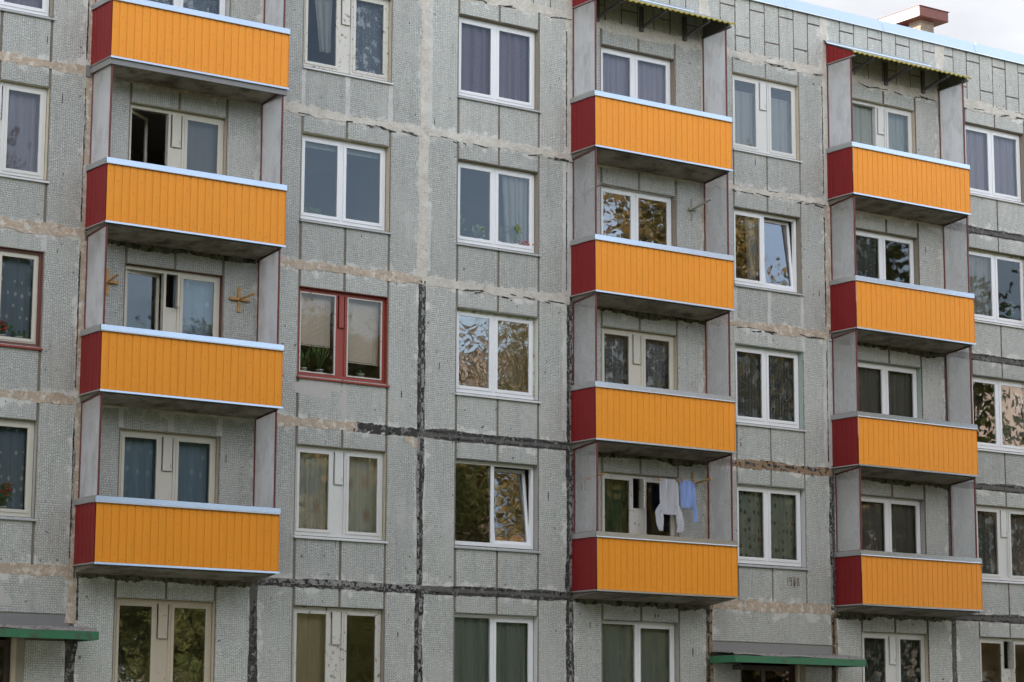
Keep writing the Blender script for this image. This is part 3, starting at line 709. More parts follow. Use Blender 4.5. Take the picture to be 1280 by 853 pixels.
for col, top in (('a', 5), ('b', 5), ('c', 5)):
    x0 = CX[col][0]+(.03 if col != 'a' else .0)
    for fl in range(2, 6):
        z = (fl-1)*H; dx = {'b2': .02, 'c2': .02, 'c4': .02, 'a3': .0}.get(f'{col}{fl}', 0)
        sk = (col == 'a' and fl == 5)
        lab = {'b2': 'orange balcony with washing hung on its line', 'a5': 'orange balcony with a grey steel skirt round its slab'}.get(f'{col}{fl}')
        b = part('balcony', cached(('slab', sk), lambda: slab_mesh(sk)), (x0+dx, 0, z), lab)
        ob('front_cladding', cached('front', lambda: cladding(BW+.02, .985, 'orange')), b, (-.005, -BD-.012, .085))
        sd = cached('side', lambda: cladding(.755, .975, 'maroon', False))
        ob('side_cladding', sd, b, (-.006, -.012, .092), (0, 0, R(-90)))
        ob('side_cladding', sd, b, (BW+.006, -.767, .092), (0, 0, R(90)))
        ob('railing_cap', cached(('cap', 1), lambda: cap_mesh('galv')), b)
        if not sk or 1: ob('lower_trim', cached('trim', trim_mesh), b)
        h = 2.765 if fl < 5 else 2.985; pm = 'poly' if col == 'a' or fl == 5 else 'poly_grey'
        for xx in (.045, BW-.055):
            ob('wind_screen', cached(('scr', h, pm), lambda: screen_mesh(h, pm)), b, (xx, 0, 0))
            ob('screen_frame', cached(('sfr', h), lambda: sframe_mesh(h)), b, (xx, 0, 0))
    # awning roof over the top balcony
    zw, zf, yf = 14.66, 14.285, -.86; xs, xe = x0-.02, x0+BW+.10
    a = MB(); n = 96; L = xe-xs; vs = []
    for i in range(n+1):
        x = xs+L*i/n; r = .014*math.sin(2*math.pi*x/.14)
        for (y, z) in ((0, zw), (yf, zf), (yf+.002, zf-.006), (.002, zw-.006)): vs.append((x, y, z+r))
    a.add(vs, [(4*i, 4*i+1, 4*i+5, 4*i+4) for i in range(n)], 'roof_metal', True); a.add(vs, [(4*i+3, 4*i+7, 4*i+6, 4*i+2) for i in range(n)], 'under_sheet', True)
    aw = part('balcony_awning', None, (0, 0, 0)); aw_off = -BLD.location
    aw.location = (0, 0, 0)
    aw.location = Vector((x0, 0, zf)) - BLD.location
    def sub(nm, q): return ob(nm, q, aw, (-x0, 0, -zf))
    sub('roof_sheet', a)
    e = MB(); vs = []
    for i in range(n+1):
        x = xs+L*i/n; r = .018*math.sin(2*math.pi*x/.14); vs += [(x, yf-.004, zf+.006+r), (x, yf-.004, zf-.026+r), (x, yf+.012, zf-.028+r)]
    e.add(vs, [(3*i, 3*i+1, 3*i+4, 3*i+3) for i in range(n)]+[(3*i+1, 3*i+2, 3*i+5, 3*i+4) for i in range(n)], 'yellow_sheet', True); sub('sheet_edge', e)
    fl_ = MB(); fl_.add([(xs-.02, -.002, zw+.075), (xe-.45, -.002, zw+.075), (xe-.45, -.10, zw-.005), (xs-.02, -.10, zw-.005), (xs-.02, -.11, zw-.035), (xe-.45, -.11, zw-.03)], [(0,3,2,1), (3,4,5,2)], 'roof_metal'); sub('wall_flashing', fl_)
    zb = 14.2
    for xx in (x0+.03, x0+BW-.04):
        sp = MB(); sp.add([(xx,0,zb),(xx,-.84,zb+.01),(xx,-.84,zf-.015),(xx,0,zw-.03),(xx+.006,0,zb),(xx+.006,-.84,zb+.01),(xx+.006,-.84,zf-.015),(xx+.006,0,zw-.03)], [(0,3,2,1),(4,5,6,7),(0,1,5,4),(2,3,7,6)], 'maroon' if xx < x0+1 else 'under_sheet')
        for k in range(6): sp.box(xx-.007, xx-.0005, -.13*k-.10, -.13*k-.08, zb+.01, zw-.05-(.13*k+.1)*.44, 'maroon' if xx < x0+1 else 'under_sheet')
        if xx < x0+1: sp.box(xx-.014, xx+.03, -.86, 0, zb-.022, zb-.001, 'steel_grey')
        sub('side_panel', sp)
    for xx in (x0+.62, x0+1.72, x0+2.82):
        bk = MB(); bk.box(xx-.04, xx+.04, -.06, -.002, 14.02, 14.52, 'steel_dark'); bk.bar((xx, -.05, 14.10), (xx, -.80, 14.24), .045, .05, 'steel_dark'); bk.bar((xx, -.05, 14.58), (xx, -.82, 14.265), .04, .035, 'steel_dark'); sub('bracket', bk)
    eb = MB(); eb.bar((x0+BW-.05, .0, 14.175), (x0+BW-.05, -.88, 14.195), .05, .045, 'steel_dark'); eb.bar((x0+BW-.05, -.82, 14.2), (x0+BW-.05, -.82, zf), .03, .03, 'steel_dark'); sub('end_beam', eb)
# ------------------------------------------------------------------ roof edge, chimney, shell
X0, X1 = CX['L'][0], CX['F'][0]+WC
rf = MB(); rf.box(X0, X1, .301, 12, 15.1, 15.2, 'roofing'); part('flat_roof', rf)
for i in range(12):
    a, b = X0+(X1-X0)*i/12, X0+(X1-X0)*(i+1)/12-.006; f = MB()
    f.add([(a,-.055,15.22),(b,-.055,15.22),(b,-.02,15.44),(a,-.02,15.44),(a,.36,15.47),(b,.36,15.47),(a,-.065,15.195),(b,-.065,15.195),(a,-.01,15.215),(b,-.01,15.215),(a,.36,15.2),(b,.36,15.2)],
          [(0,1,3,2),(2,3,5,4),(6,7,1,0),(8,9,7,6),(4,5,11,10)][0:0]+[(0,1,2,3),(3,2,5,4),(6,7,1,0),(8,9,7,6),(4,5,11,10),(0,3,4,10,8,6),(1,7,9,11,5,2)], 'roof_metal')
    f.box(b-.02, b+.004, -.064, -.03, 15.24, 15.43, 'roof_metal')
    part('parapet_flashing', f)
ch = part('chimney', None, (22.95, 3.5, 15.2))
def chs(nm, q): return ob(nm, q, ch, (-22.95, -3.5, -15.2))
for y in (3.22, 3.95):
    q = MB(); q.box(22.77, 23.20, y, y+.40, 15.2, 17.09, 'chimney_brick'); q.box(22.73, 23.24, y-.04, y+.44, 16.35, 16.62, 'chimney_brick'); chs('pillar', q)
q = MB(); q.box(22.9, 23.1, 3.62, 3.95, 15.2, 17.0, 'hole'); chs('flue', q)
q = MB(); q.bev(22.54, 23.48, 3.0, 5.1, 17.09, 17.33, 'chimney_cap', .012); q.box(22.52, 23.50, 2.98, 5.12, 17.331, 17.345, 'chimney_cap'); q.box(22.530, 22.5385, 3.02, 5.1, 17.095, 17.325, 'sill_white'); chs('cap', q)  # white panel on the left paints in the cap's sunlit side
sh = MB(); sh.box(X0-.3, X1+.3, 12, 12.3, -1.95, 15.2, 'concrete_light'); sh.box(X0-.3, X0-.002, .02, 12, -1.95, 15.2, 'concrete_light'); sh.box(X1+.002, X1+.3, .02, 12, -1.95, 15.2, 'concrete_light')
sh.box(X0, X1, 4.0, 4.1, -1.9, 15.09, 'concrete_light'); part('outer_wall', sh)
# ------------------------------------------------------------------ things at the windows
def curtain(col, fl, mat, label, xa=0.02, xb=.98, za=-.02, zb=1.06, y=.238, amp=.022, wl=.13, group=None, name='curtain', cat='curtain', gather=None):
    x0, w = CX[col]; op = opening(col); W = op[1]-op[0]; z = (fl-1)*H+OZ0
    X, L = x0+op[0]+xa*W, (xb-xa)*W; Z0, Z1 = z+za*WH, z+min(zb, 1.05)*WH; n = max(8, int(L/.016)); q = MB(); sd = random.uniform(0, 50)
    ph = [random.uniform(0, 6) for _ in range(3)]
    def Pf(i, j):
        u = i/(n-1); v = j/8; x = X+L*u
        if gather: x = X + L*(u*(1-gather*(1-v)) + gather*(1-v)*.75)
        yy = y + amp*(math.sin(2*math.pi*L*u/wl+ph[0]) + .5*math.sin(2*math.pi*L*u/(wl*.61)+ph[1])+.8*mnoise.noise(Vector((x*3, v, sd))))*(1.1-.4*v)
        return (x, yy, Z0+(Z1-Z0)*v)
    q.grid(Pf, n, 9, mat)
    q.tube([(X-.02, y, Z1+.01), (X+L+.02, y, Z1+.01)], .008, 'pvc_grey', 6)
    o = ob(name, q); thing(o, label, cat, group or 'curtains behind the windows'); return o
LS, MS, RS = 'left balcony stack', 'middle balcony stack', 'right balcony stack'
curtain('A', 5, 'c_lav', 'grey lavender curtain in the cropped window at the top left corner')
curtain('A', 4, 'c_lav', 'grey and pinkish drape in the white wooden window left of the second balcony down')
curtain('A', 3, 'c_floral', 'dark blue curtain with white flowers in the red cased window at left edge', amp=.012)
curtain('A', 2, 'c_floral', 'dark spotted lace curtain behind red geraniums at the left edge', amp=.012)
curtain('a', 5, 'c_lace', 'white lace curtain above the topmost balcony of the ' + LS)
curtain('a', 4, 'c_screen', 'plain dark grey sheet covering right half beside the open left sash', .58, .98, amp=.002)
curtain('a', 3, 'c_blue', 'bluish sheer curtain above the balcony between two wooden cross brackets', .55, .98)
curtain('a', 2, 'c_blue', 'slate blue curtain with frost pattern above the lowest balcony of the ' + LS, amp=.014)
curtain('B', 2, 'c_reflect_print', 'pale curtain with faint rosy print imitating the colourful reflections of the white wooden window')
curtain('B', 1, 'c_reflect_cream', 'cream sheet imitating a warm reflection in left pane of the ground floor window with peeling frame', .02, .45, wl=.22)
curtain('E', 3, 'c_white', 'thin pale curtain in the window reflecting a pinkish building', .5, .98)
curtain('B', 5, 'c_white', 'thin parted white curtain in left pane of the peeling wooden window', .18, .40, .25, 1.03, amp=.03, gather=.5)
curtain('B', 5, 'c_lace', 'white lace curtain in right pane of the peeling wooden window', .52, .98)
curtain('B', 4, 'c_pale', 'pale green blind along the top of the dark violet window', .03, .97, .87, 1.02, amp=.002, name='roller_blind', cat='blind')
curtain('C', 5, 'c_lavred', 'mauve curtain with red dotted stripes in the white window at top centre', amp=.035, wl=.19)
curtain('C', 4, 'c_white', 'single pale curtain gathered at right side of the dark window with plants', .62, .96, -.02, 1.04, amp=.04, gather=.3)
curtain('C', 3, 'c_lacedark', 'sheer dark curtain behind the wavy reflecting window with green foam edges', .5, .98)
curtain('C', 1, 'c_greygreen', 'grey green drapes in ground floor window between the two vertical black joints', wl=.2, amp=.03)
curtain('b', 5, 'c_lav', 'lavender curtain under the yellow edged awning of the ' + MS)
curtain('b', 3, 'c_lace', 'blue white lace curtain in the cream wooden window of the ' + MS)
curtain('b', 2, 'c_green', 'dark green curtain behind the balcony window with hanging washing', .0, .42, wl=.2)
curtain('b', 1, 'c_greygreen', 'grey green curtain in ground floor window under the ' + MS, wl=.25)
curtain('D', 5, 'c_grey', 'grey net curtain in the white wooden window next to the middle awning', .02, .98, -.02, .8)
curtain('D', 4, 'c_white', 'pale curtain pulled aside behind tilted sash near the ' + MS, .28, .5, -.02, 1.04, gather=.2)
curtain('D', 3, 'c_lacedark', 'dark lace curtain with vertical stripes in the window with greenish reveal', wl=.08)
curtain('D', 2, 'c_pattern', 'green grey curtain with oval pattern above the 1980 panel', amp=.012)
curtain('c', 5, 'c_pale', 'pale curtain in half open window under the awning of the ' + RS)
curtain('c', 4, 'c_lacedark', 'faint lace in the white window of second balcony from the top, ' + RS, .05, .45)
curtain('c', 3, 'c_screen', 'dark sheer curtain beside a greenish reveal in the ' + RS)
curtain('c', 2, 'c_screen', 'dark brown net curtain above the lowest balcony of the ' + RS, wl=.2)
curtain('c', 1, 'c_lacedark', 'dark lace curtain in ground floor window under the ' + RS, wl=.12)
curtain('E', 5, 'c_lav', 'lavender curtain in the topmost window at the right edge', wl=.16)
curtain('E', 4, 'c_grey', 'grey curtain behind lilac flowers at the right edge', .02, .52)
curtain('E', 2, 'c_lace', 'white lace curtain beside the lowest balcony at the right edge')
for i, (col, zz, a, b, lab) in enumerate((('B', .38, .035, .42, 'beige slatted blind half lowered in left pane of the brick red window'), ('B', .24, .57, .965, 'greyish slatted blind lowered further, right pane of the brick red window'))):
    x0, w = CX[col]; op = opening(col); W = op[1]-op[0]; z = 2*H+OZ0; q = MB(); X, L = x0+op[0]+a*W, (b-a)*W
    zz_ = z+zz*WH; n = int((z+WH*.97-zz_)/.022)
    for k in range(n): q.add([(X,.225,zz_+k*.022),(X+L,.225,zz_+k*.022),(X+L,.230,zz_+k*.022+.021),(X,.230,zz_+k*.022+.021)], [(0,1,2,3)], 'blind')
    q.box(X, X+L, .222, .246, zz_-.028, zz_-.01, 'blind'); q.box(X, X+L, .215, .25, z+WH*.97, z+WH*.97+.03, 'blind')
    for u in (.15, .85): q.tube([(X+L*u, .221, zz_-.02), (X+L*u, .221, z+WH*.97)], .0025, 'pot_white', 5)
    thing(ob('venetian_blind', q), lab, 'blind', 'slatted blinds in the red window')
def plant(col, fl, u, label, h=.3, kind='leafy', pot='pot_white', flower=None, y=.31, n=26):
    x0, w = CX[col]; op = opening(col); W = op[1]-op[0]; z = (fl-1)*H+OZ0; X = x0+op[0]+u*W
    root = thing(empty('potted_plant', (X, y, z+.03)), label, 'plant', 'potted plants on the window sills'); rs = random.Random(hash((col, fl, u)) & 255 if 0 else int(u*1000)+fl*7)
    p = MB(); p.lathe([(0, 0), (.05, 0), (.07, .12), (.075, .12), (.075, .135), (.062, .135), (.06, .11), (0, .105)], pot); ob('pot', p, root)
    f = MB(); lm = 'leaf_pale' if kind == 'pale' else 'leaf_in'
    for k in range(n):
        a = rs.uniform(0, 6.28); r = rs.uniform(.04, .17); zt = rs.uniform(.35, 1)*h+.1
        b = Vector((rs.uniform(-.02, .02), rs.uniform(-.02, .02), .11)); t = Vector((r*math.cos(a), r*math.sin(a)*.5, zt))
        if kind == 'spiky': t = Vector((r*1.2*math.cos(a), r*.4*math.sin(a), h*rs.uniform(.6, 1)+.1))
        f.tube([b, (b+t)/2+Vector((0, 0, .03)), t], .003, 'leaf_in', 4)
        d = (t-b).normalized(); s_ = d.cross(Vector((0, 1, 0))).normalized(); L = .16 if kind == 'spiky' else rs.uniform(.05, .09); wd = .012 if kind == 'spiky' else L*.4
        c = t; f.add([c-d*L*.5, c+s_*wd+Vector((0, -.01, 0)), c+d*L*.5, c-s_*wd+Vector((0, -.01, 0))], [(0, 1, 2, 3)], lm)
    ob('foliage', f, root)
    if flower:
        q = MB()
        for k in range(12):
            c = Vector((rs.uniform(-.16, .16), rs.uniform(-.08, .02), h*rs.uniform(.45, 1.05)+.1)); rr = rs.uniform(.018, .032)
            q.lathe([(0, -rr*.6), (rr, -rr*.2), (rr*.9, rr*.5), (0, rr*.5)], flower, c, 7)
        ob('blossoms', q, root)
    return root
plant('A', 2, .74, 'red geranium in a white pot in the window at the left edge', .42, flower='petal_red', y=.20)
plant('A', 3, .66, 'plant with red bloom in red cased window at left edge', .25, flower='petal_red', y=.20, n=10)
plant('A', 3, .83, 'short white potted plant in corner of the red cased window', .12, y=.20, n=10)
plant('a', 3, .72, 'green potted plant behind the bluish curtain of the bracketed balcony', .28, y=.21)
plant('B', 3, .12, 'leafy plant in white pot under the raised beige blind', .38, 'spiky', y=.20)
plant('B', 3, .30, 'tall thin leaved plant near the middle post of the red window', .42, 'spiky', y=.21)
plant('B', 3, .76, 'small white pot in right pane of the brick red window', .10, y=.20, n=8)
plant('B', 4, .22, 'faint plant at bottom left of the dark violet window', .14, y=.24)
plant('C', 4, .08, 'slender plant at left jamb of the dark window with one pale curtain', .42, y=.22, n=14)
plant('C', 4, .34, 'leafy plant at middle of the dark window with one pale curtain', .28, 'pale', y=.22)
plant('C', 4, .56, 'spiky plant right of the mullion in the dark window', .30, 'spiky', y=.21)
plant('C', 4, .78, 'pale variegated plant in front of the single pale curtain', .40, 'pale', y=.20, n=34)
plant('C', 4, .90, 'low red flowering pot at right end of the plant window', .10, pot='pot_clay', flower='petal_red', y=.20, n=6)
plant('E', 4, .78, 'lilac flowers in the window at the right edge', .42, flower='petal_lilac', y=.22)
for u, r, lab in ((.66, .15, 'smaller orange pumpkin on sill, next to the mullion'), (.87, .19, 'larger orange pumpkin on sill, below the tilted sash')):
    x0 = CX['C'][0]+.77+u*1.85; z = H+OZ0+.03; root = thing(empty('pumpkin', (x0, .36, z)), lab, 'pumpkin', 'pumpkins inside the window with tilted sash')
    q = MB(); n = 32
    def Pp(i, j):
        a = 2*math.pi*i/(n-1); t = math.pi*j/12; rr = r*math.sin(t)*(1-.10*abs(math.sin(a*5)))+.004; return (rr*math.cos(a), rr*math.sin(a)*.6, r*.72-r*.72*math.cos(t)*(1-.18*math.exp(-(math.sin(t)*3)**2)))
    q.grid(Pp, n, 13, 'pumpkin'); ob('body', q, root)
    q = MB(); q.tube([(0, 0, r*1.15), (.01, 0, r*1.45), (.03, 0, r*1.6)], .018, 'stalk', 7, .012); ob('stalk', q, root)
# ------------------------------------------------------------------ drying brackets, lines and washing
def cross(x, z, label, mat='bracket_wood', arm=(.0, -.5, .0), s=1.0):
    root = thing(empty('drying_bracket', (x, 0, z)), label, 'bracket', 'clothes drying brackets fixed on balcony walls')
    q = MB(); q.bev(-.025*s, .025*s, -.03, -.001, -.22, .22, mat, .004); ob('wall_plate', q, root)
    q = MB(); q.bev(-.20*s, .20*s, -.055, -.031, -.022, .026, mat, .004); ob('cross_bar', q, root)
    q = MB(); q.bar((0, -.05, 0), arm, .03, .03, mat); ob('arm', q, root)
    return root
cross(.43, 7.64, 'wooden cross shaped bracket left of the window with open vent flap', arm=(.0, -.42, .06))
cross(2.93, 7.62, 'wooden cross shaped bracket right of the window with open vent flap', arm=(.05, -.48, .04))
cross(13.06, 10.58, 'grey metal bracket with long arm holding thin lines', 'bracket_grey', (.0, -.62, .10), .5)
cross(13.02, 5.10, 'small wooden bracket beside the washing', 'bracket_wood', (.0, -.6, .06), .6)
cross(10.42, 5.02, 'small wooden bracket at left end of the washing line', 'bracket_wood', (.0, -.6, .05), .6)
cross(10.42, 10.55, 'grey bracket at the left end of the empty lines', 'bracket_grey', (.0, -.62, .10), .5)
def line(x0, z0, x1, z1, ys, sag, label):
    q = MB()
    for y in ys: q.tube([(x0+(x1-x0)*t/8, y, z0+(z1-z0)*t/8-sag*(1-(t/4-1)**2)) for t in range(9)], .003, 'wire', 5)
    thing(ob('clothesline', q), label, 'clothesline')
line(10.42, 10.65, 13.06, 10.68, (-.30, -.45, -.58), .04, 'three bare thin lines across the window reflecting golden leaves')
line(10.42, 5.075, 13.02, 5.155, (-.32, -.46), .03, 'clothesline carrying a white sweater and a blue shirt')
def garment(name, outline, y, mat, label, cat, amp=.045):
    """hanging garment: rows of left/right edges (x0,x1,z), folded cloth with thickness"""
    q = MB()
    for strip in outline:
        n = 18; sd = random.uniform(0, 40)
        def Pf(i, j, side=0):
            a, b, z = strip[j]; u = i/(n-1); x = a+(b-a)*u
            e = min(u, 1-u)*2
            th = .022*math.sqrt(max(0, e))+.002
            return (x, y + amp*mnoise.noise(Vector((x*9, z*2.2, sd)))*1.6 + amp*.35*math.sin(x*41+sd+z*2)+amp*.25*math.sin(x*83+sd*2) + (th if side else -th), z)
        k = len(strip)
        q.grid(lambda i, j: Pf(i, j, 0), n, k, mat); q.grid(lambda i, j: Pf(i, j, 1), n, k, mat)
    o = ob(name, q); thing(o, label, cat, 'washing on the balcony line')
    if name != 'sock_pair':
        a, b, z = outline[0][0]
        for x in (a+.03, b-.03):
            pg = MB(); pg.box(x-.008, x+.008, y-.034, y+.034, z-.04, z+.03, 'bracket_wood'); ob('peg', pg, o)
def rows(*pts, n=4):
    out = []
    for (a0, b0, z0), (a1, b1, z1) in zip(pts[:-1], pts[1:]):
        for t in range(n): out.append((a0+(a1-a0)*t/n, b0+(b1-b0)*t/n, z0+(z1-z0)*t/n))
    out.append(pts[-1]); return out
garment('sweater', [rows((11.90, 12.385, 5.095), (11.91, 12.385, 4.75), (11.93, 12.38, 4.50), (12.0, 12.34, 4.43)),
                    rows((11.90, 12.0, 4.62), (11.82, 11.99, 4.44), (11.86, 12.0, 4.25), (11.90, 12.02, 4.11)),
                    rows((12.30, 12.40, 4.62), (12.32, 12.47, 4.42), (12.36, 12.48, 4.22), (12.34, 12.44, 4.10))], -.36, 'shirt_white', 'off white sweater hanging upside down with sleeves drooping', 'sweater')
garment('shirt', [rows((12.44, 12.79, 5.11), (12.45, 12.79, 4.85), (12.46, 12.80, 4.62), (12.47, 12.78, 4.58)),
                  rows((12.745, 12.81, 4.62), (12.755, 12.815, 4.45), (12.75, 12.81, 4.31))], -.36, 'shirt_blue', 'light blue shirt hanging beside the off white sweater', 'shirt')
garment('sock_pair', [rows((12.05, 12.22, 4.48), (12.08, 12.24, 4.40), (12.08, 12.20, 4.25), (12.09, 12.22, 4.12))], -.26, 'shirt_black', 'black garment hanging low behind the off white sweater', 'garment')
q = MB(); q.tube([(12.14, -.26, 5.07), (12.14, -.26, 4.47)], .004, 'shirt_black', 5)
for o in COL.objects:
    if o.name == 'sock_pair': o.name = 'dark_garment'; DG = o
ob('hanging_cord', q, DG)
lm = MB(); lm.box(-.05, .05, -.05, -.001, -.05, .05, 'lamp_body')
L_ = thing(empty('wall_lamp', (14.05, 0, 1.59)), 'dark round lamp on the tiles under the green canopy', 'lamp'); ob('mount', lm, L_)
lm = MB(); lm.lathe([(0, -.05), (.07, -.045), (.10, 0), (.085, .04), (0, .06)], 'lamp_body', (0, -.11, 0)); ob('shade', lm, L_)
# ------------------------------------------------------------------ ground and the yard opposite (seen in the window panes; outer trees added for shade)
def sheet(name, x0, x1, y0, y1, z, mat):
    q = MB(); q.add([(x0,y0,z),(x1,y0,z),(x1,y1,z),(x0,y1,z)], [(0,1,2,3)], mat); o = ob(name, q); o['kind'] = 'structure'; return o
simple('grass', (.04, .065, .02), .95, .35, 1.5, dirt=(.16, .13, .05), dlo=.5, dhi=.65, dscale=2)
simple('asphalt', (.055, .055, .056), .9, .2, 8)
simple('paving', (.22, .21, .20), .9, .15, 5)
sheet('ground', -900, 900, -900, 900, -1.9, 'grass')
sheet('road', -120, 150, -9.5, -5.0, -1.896, 'asphalt')
sheet('pavement', -40, 60, -2.2, -.02, -1.892, 'paving')
def tree_meshes(kind, h, cr, seed, leaf, nleaf, ls):
    rs = random.Random(seed); t = MB(); tips = []
    top = h*.86
    t.tube([(0, 0, 0), (.06, .04, h*.2), (-.05, .08, h*.5), (.05, 0, top)], h*.019, 'bark', 8, .03)
    for k in range(22):
        z = h*(.22+.62*k/22); a = k*2.4+rs.uniform(-.4, .4); r = cr*(1.05-.75*((z/h-.38)/.62)**2 if z/h > .38 else .8)*rs.uniform(.7, 1.05)
        e = Vector((r*math.cos(a), r*math.sin(a), z+h*rs.uniform(.04, .14))); m_ = Vector((e.x*.5, e.y*.5, z+(e.z-z)*.35))
        t.tube([(0, 0, z), m_, e], .07*(1-.5*k/22), 'bark', 5, .015); tips += [(m_+e)/2, e, e+Vector((rs.uniform(-.6, .6), rs.uniform(-.6, .6), rs.uniform(-.2, .7)))]
    tips += [Vector((rs.uniform(-.5, .5), rs.uniform(-.5, .5), h*rs.uniform(.86, .98))) for _ in range(6)]
    c = MB(); vs = []; fs = []
    for i in range(nleaf):
        p = rs.choice(tips); d = Vector((rs.gauss(0, 1), rs.gauss(0, 1), rs.gauss(0, .8)))*cr*.17
        q = p+d; u = Vector((rs.gauss(0, 1), rs.gauss(0, 1), rs.gauss(0, 1))).normalized(); v = u.orthogonal().normalized(); s_ = ls*rs.uniform(.6, 1.3)
        o = len(vs); vs += [q-u*s_, q+v*s_*.5, q+u*s_, q-v*s_*.5]; fs.append((o, o+1, o+2, o+3))
    c.add(vs, fs, leaf); return t.mesh('trunk'), c.mesh('crown')
TM = {'gold': tree_meshes('gold', 15.5, 4.2, 3, 'leaf_gold', 30000, .10), 'green': tree_meshes('green', 13, 4.0, 5, 'leaf_green', 20000, .14), 'dark': tree_meshes('dark', 14, 4.2, 9, 'leaf_dark', 22000, .14)}
TL = {'gold': 'tall golden autumn tree across the yard', 'green': 'green leafy tree across the yard', 'dark': 'dark dense tree across the yard'}
for kind, x, y, s in (('gold', 25.3, -14.5, 1.14), ('dark', 29.5, -14, 1.2), ('green', 17.5, -15, .70), ('gold', 20.5, -20, .78), ('green', 13, -18.5, .48), ('gold', 28, -22, 1.05), ('dark', 20, -23, .55),
                      ('green', 8.5, -22.5, .7), ('dark', 6.5, -29, 1.35), ('green', 14, -30, 1.1), ('gold', 9, -34, .8), ('dark', 35, -28, 1.2), ('gold', 40, -27, .62), ('green', -2, -37, 1.15), ('dark', 4, -42, 1.6), ('green', 24, -36, 1.2), ('green', 16, -41, 1.3), ('dark', 30, -44, 1.3), ('gold', -3, -45, 1.2), ('dark', 47, -44, .9), ('gold', 66, -40, .9),
                      ('green', -8, -46, 1.6), ('dark', -17, -48, 1.6), ('dark', -26, -45, 1.6), ('dark', -32, -36, 1.6), ('green', -26, -28, 1.4), ('dark', -20.5, -18, 1.3), ('green', -16, -8.5, 1.1), ('gold', -27, -14, 1.1)):  # outer rows unseen, added to keep low sky light off the lower storeys
    r_ = thing(empty('yard_tree', (x, y, -1.9)), TL[kind], 'tree', 'trees across the yard'); r_.scale = (s, s, s); r_.rotation_euler.z = random.uniform(0, 6.28)
    ob('trunk', TM[kind][0], r_); ob('crown', TM[kind][1], r_)
HB = thing(empty('opposite_building', (62, -62, -1.9)), 'pinkish brick apartment block across the yard', 'building'); HB.rotation_euler.z = R(20)
q = MB(); q.box(-26, 26, -6, 6, 0, 21.5, 'pink_brick'); ob('wall', q, HB)
q = MB(); q.box(-26.4, 26.4, -6.4, 6.4, 21.501, 21.9, 'roof_metal'); ob('roof', q, HB)
wq = MB(); wq.ring(1.6, 1.5, .08, -.03, .05, 'pvc'); wq.box(.76, .84, -.028, .05, .08, 1.42, 'pvc'); wq.box(.08, 1.52, -.01, .0, .08, 1.42, 'door_dark'); wq = wq.mesh('window')
for i in range(13):
    for j in range(7): ob('window', wq, HB, (-24+i*3.8+1.6, 6.03, 1.6+j*2.9), (0, 0, R(180)))
# ------------------------------------------------------------------ light, sky, camera
CLOUD = 6.6
SUN = Vector((-.82, .36, .50)).normalized(); el = math.asin(SUN.z); az = math.atan2(SUN.x, SUN.y)
wd = bpy.data.worlds.new('World'); S.world = wd; wd.use_nodes = True; nt = wd.node_tree; bg = nt.nodes['Background']
sky = nt.nodes.new('ShaderNodeTexSky'); sky.sky_type = 'NISHITA'; sky.sun_disc = False; sky.sun_elevation = el; sky.sun_rotation = az; sky.air_density = 1.0; sky.dust_density = 1.5; sky.ozone_density = 1.2
tc = nt.nodes.new('ShaderNodeTexCoord'); mp = nt.nodes.new('ShaderNodeMapping'); mp.inputs['Scale'].default_value = (1, 1, 2.6); mp.inputs['Location'].default_value = (11, 5, 2); nt.links.new(tc.outputs['Generated'], mp.inputs[0])
no = nt.nodes.new('ShaderNodeTexNoise'); no.inputs['Scale'].default_value = 2.4; no.inputs['Detail'].default_value = 8; no.inputs['Roughness'].default_value = .58; nt.links.new(mp.outputs[0], no.inputs['Vector'])
mr = nt.nodes.new('ShaderNodeMapRange'); mr.inputs['From Min'].default_value = .36; mr.inputs['From Max'].default_value = .60; nt.links.new(no.outputs['Fac'], mr.inputs['Value'])
def mth(op, a, b):
    n = nt.nodes.new('ShaderNodeMath'); n.operation = op
    for i, v in enumerate((a, b)):
        if isinstance(v, (int, float)): n.inputs[i].default_value = v
        else: nt.links.new(v, n.inputs[i])
    return n.outputs[0]
sp_ = nt.nodes.new('ShaderNodeSeparateXYZ'); nt.links.new(tc.outputs['Generated'], sp_.inputs[0])
lum = mth('ADD', CLOUD*3.0, mth('MULTIPLY', mth('MAXIMUM', sp_.outputs[2], 0.0), CLOUD*-3.0))
def mrange(v, a, b, c, d):
    n = nt.nodes.new('ShaderNodeMapRange'); n.interpolation_type = 'SMOOTHSTEP'; nt.links.new(v, n.inputs['Value'])
    for k, q in (('From Min', a), ('From Max', b), ('To Min', c), ('To Max', d)): n.inputs[k].default_value = q
    return n.outputs[0]
# invented cloud brightness: raised over the yard to light the facade, dimmed behind it
lum = mth('MULTIPLY', lum, mrange(sp_.outputs[1], -.15, .5, 1.0, .21))
lum = mth('MULTIPLY', lum, mrange(no.outputs['Fac'], .30, .75, .72, 1.2))
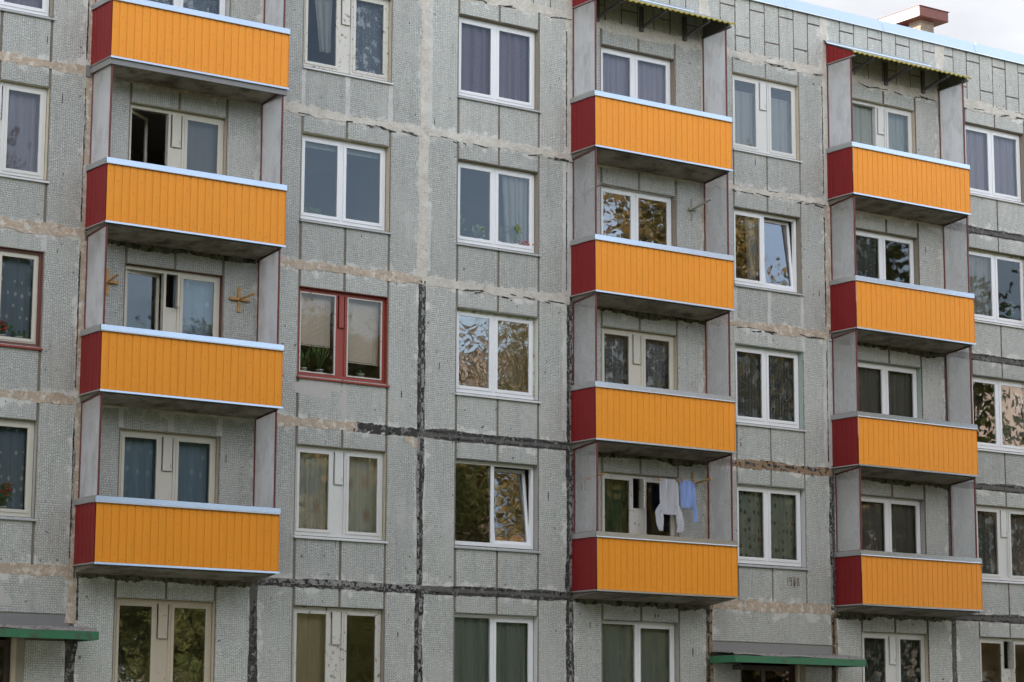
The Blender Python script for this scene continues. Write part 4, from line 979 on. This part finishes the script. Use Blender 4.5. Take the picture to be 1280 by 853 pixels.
# a wide blue gap added in the clouds to darken the pane reflections
gp = nt.nodes.new('ShaderNodeVectorMath'); gp.operation = 'DOT_PRODUCT'; gp.inputs[1].default_value = Vector((.58, -.77, .27)).normalized(); nt.links.new(tc.outputs['Generated'], gp.inputs[0])
cover = mth('MULTIPLY', mth('MAXIMUM', mr.outputs[0], mrange(sp_.outputs[1], .1, .5, 0.0, .9)), mrange(mth('ADD', gp.outputs['Value'], mth('MULTIPLY', no.outputs['Fac'], .10)), .955, 1.01, 1.0, .12))
cc = nt.nodes.new('ShaderNodeVectorMath'); cc.operation = 'SCALE'; cc.inputs[0].default_value = (1.01, .995, 1.0); nt.links.new(lum, cc.inputs['Scale'])
mx = nt.nodes.new('ShaderNodeMix'); mx.data_type = 'RGBA'; nt.links.new(cover, mx.inputs[0]); nt.links.new(sky.outputs[0], mx.inputs[6]); nt.links.new(cc.outputs[0], mx.inputs[7])
nt.links.new(mx.outputs[2], bg.inputs['Color']); bg.inputs['Strength'].default_value = .10
sl = bpy.data.lights.new('sun', 'SUN'); sl.energy = 3.6; sl.angle = R(.5); sl.color = (1, .94, .85)
so = bpy.data.objects.new('sun', sl); COL.objects.link(so); so.rotation_euler = SUN.to_track_quat('Z', 'Y').to_euler(); so.location = (-40, 20, 60)
cd = bpy.data.cameras.new('camera'); cam = bpy.data.objects.new('camera', cd); COL.objects.link(cam); S.camera = cam
f = Vector((0.56819919, 0.80518922, 0.16976458)); r = Vector((0.81665344, -0.57711508, 0.00391732)); u = Vector((-0.10112789, -0.13641301, 0.98547686))
cam.matrix_world = Matrix(((r.x, u.x, -f.x, -17.10104), (r.y, u.y, -f.y, -36.58904), (r.z, u.z, -f.z, -.22585), (0, 0, 0, 1)))
cd.sensor_width = 36; cd.lens = 36*3048.918/1280; cd.clip_end = 3000; cd.clip_start = .1
S.view_settings.view_transform = 'Standard'; S.view_settings.look = 'None'; S.view_settings.gamma = 1; S.view_settings.exposure = 1.86
S.render.resolution_x = 1024; S.render.resolution_y = 682
S.cycles.max_bounces = 8; S.cycles.diffuse_bounces = 3; S.cycles.transparent_max_bounces = 16; S.cycles.use_denoising = True
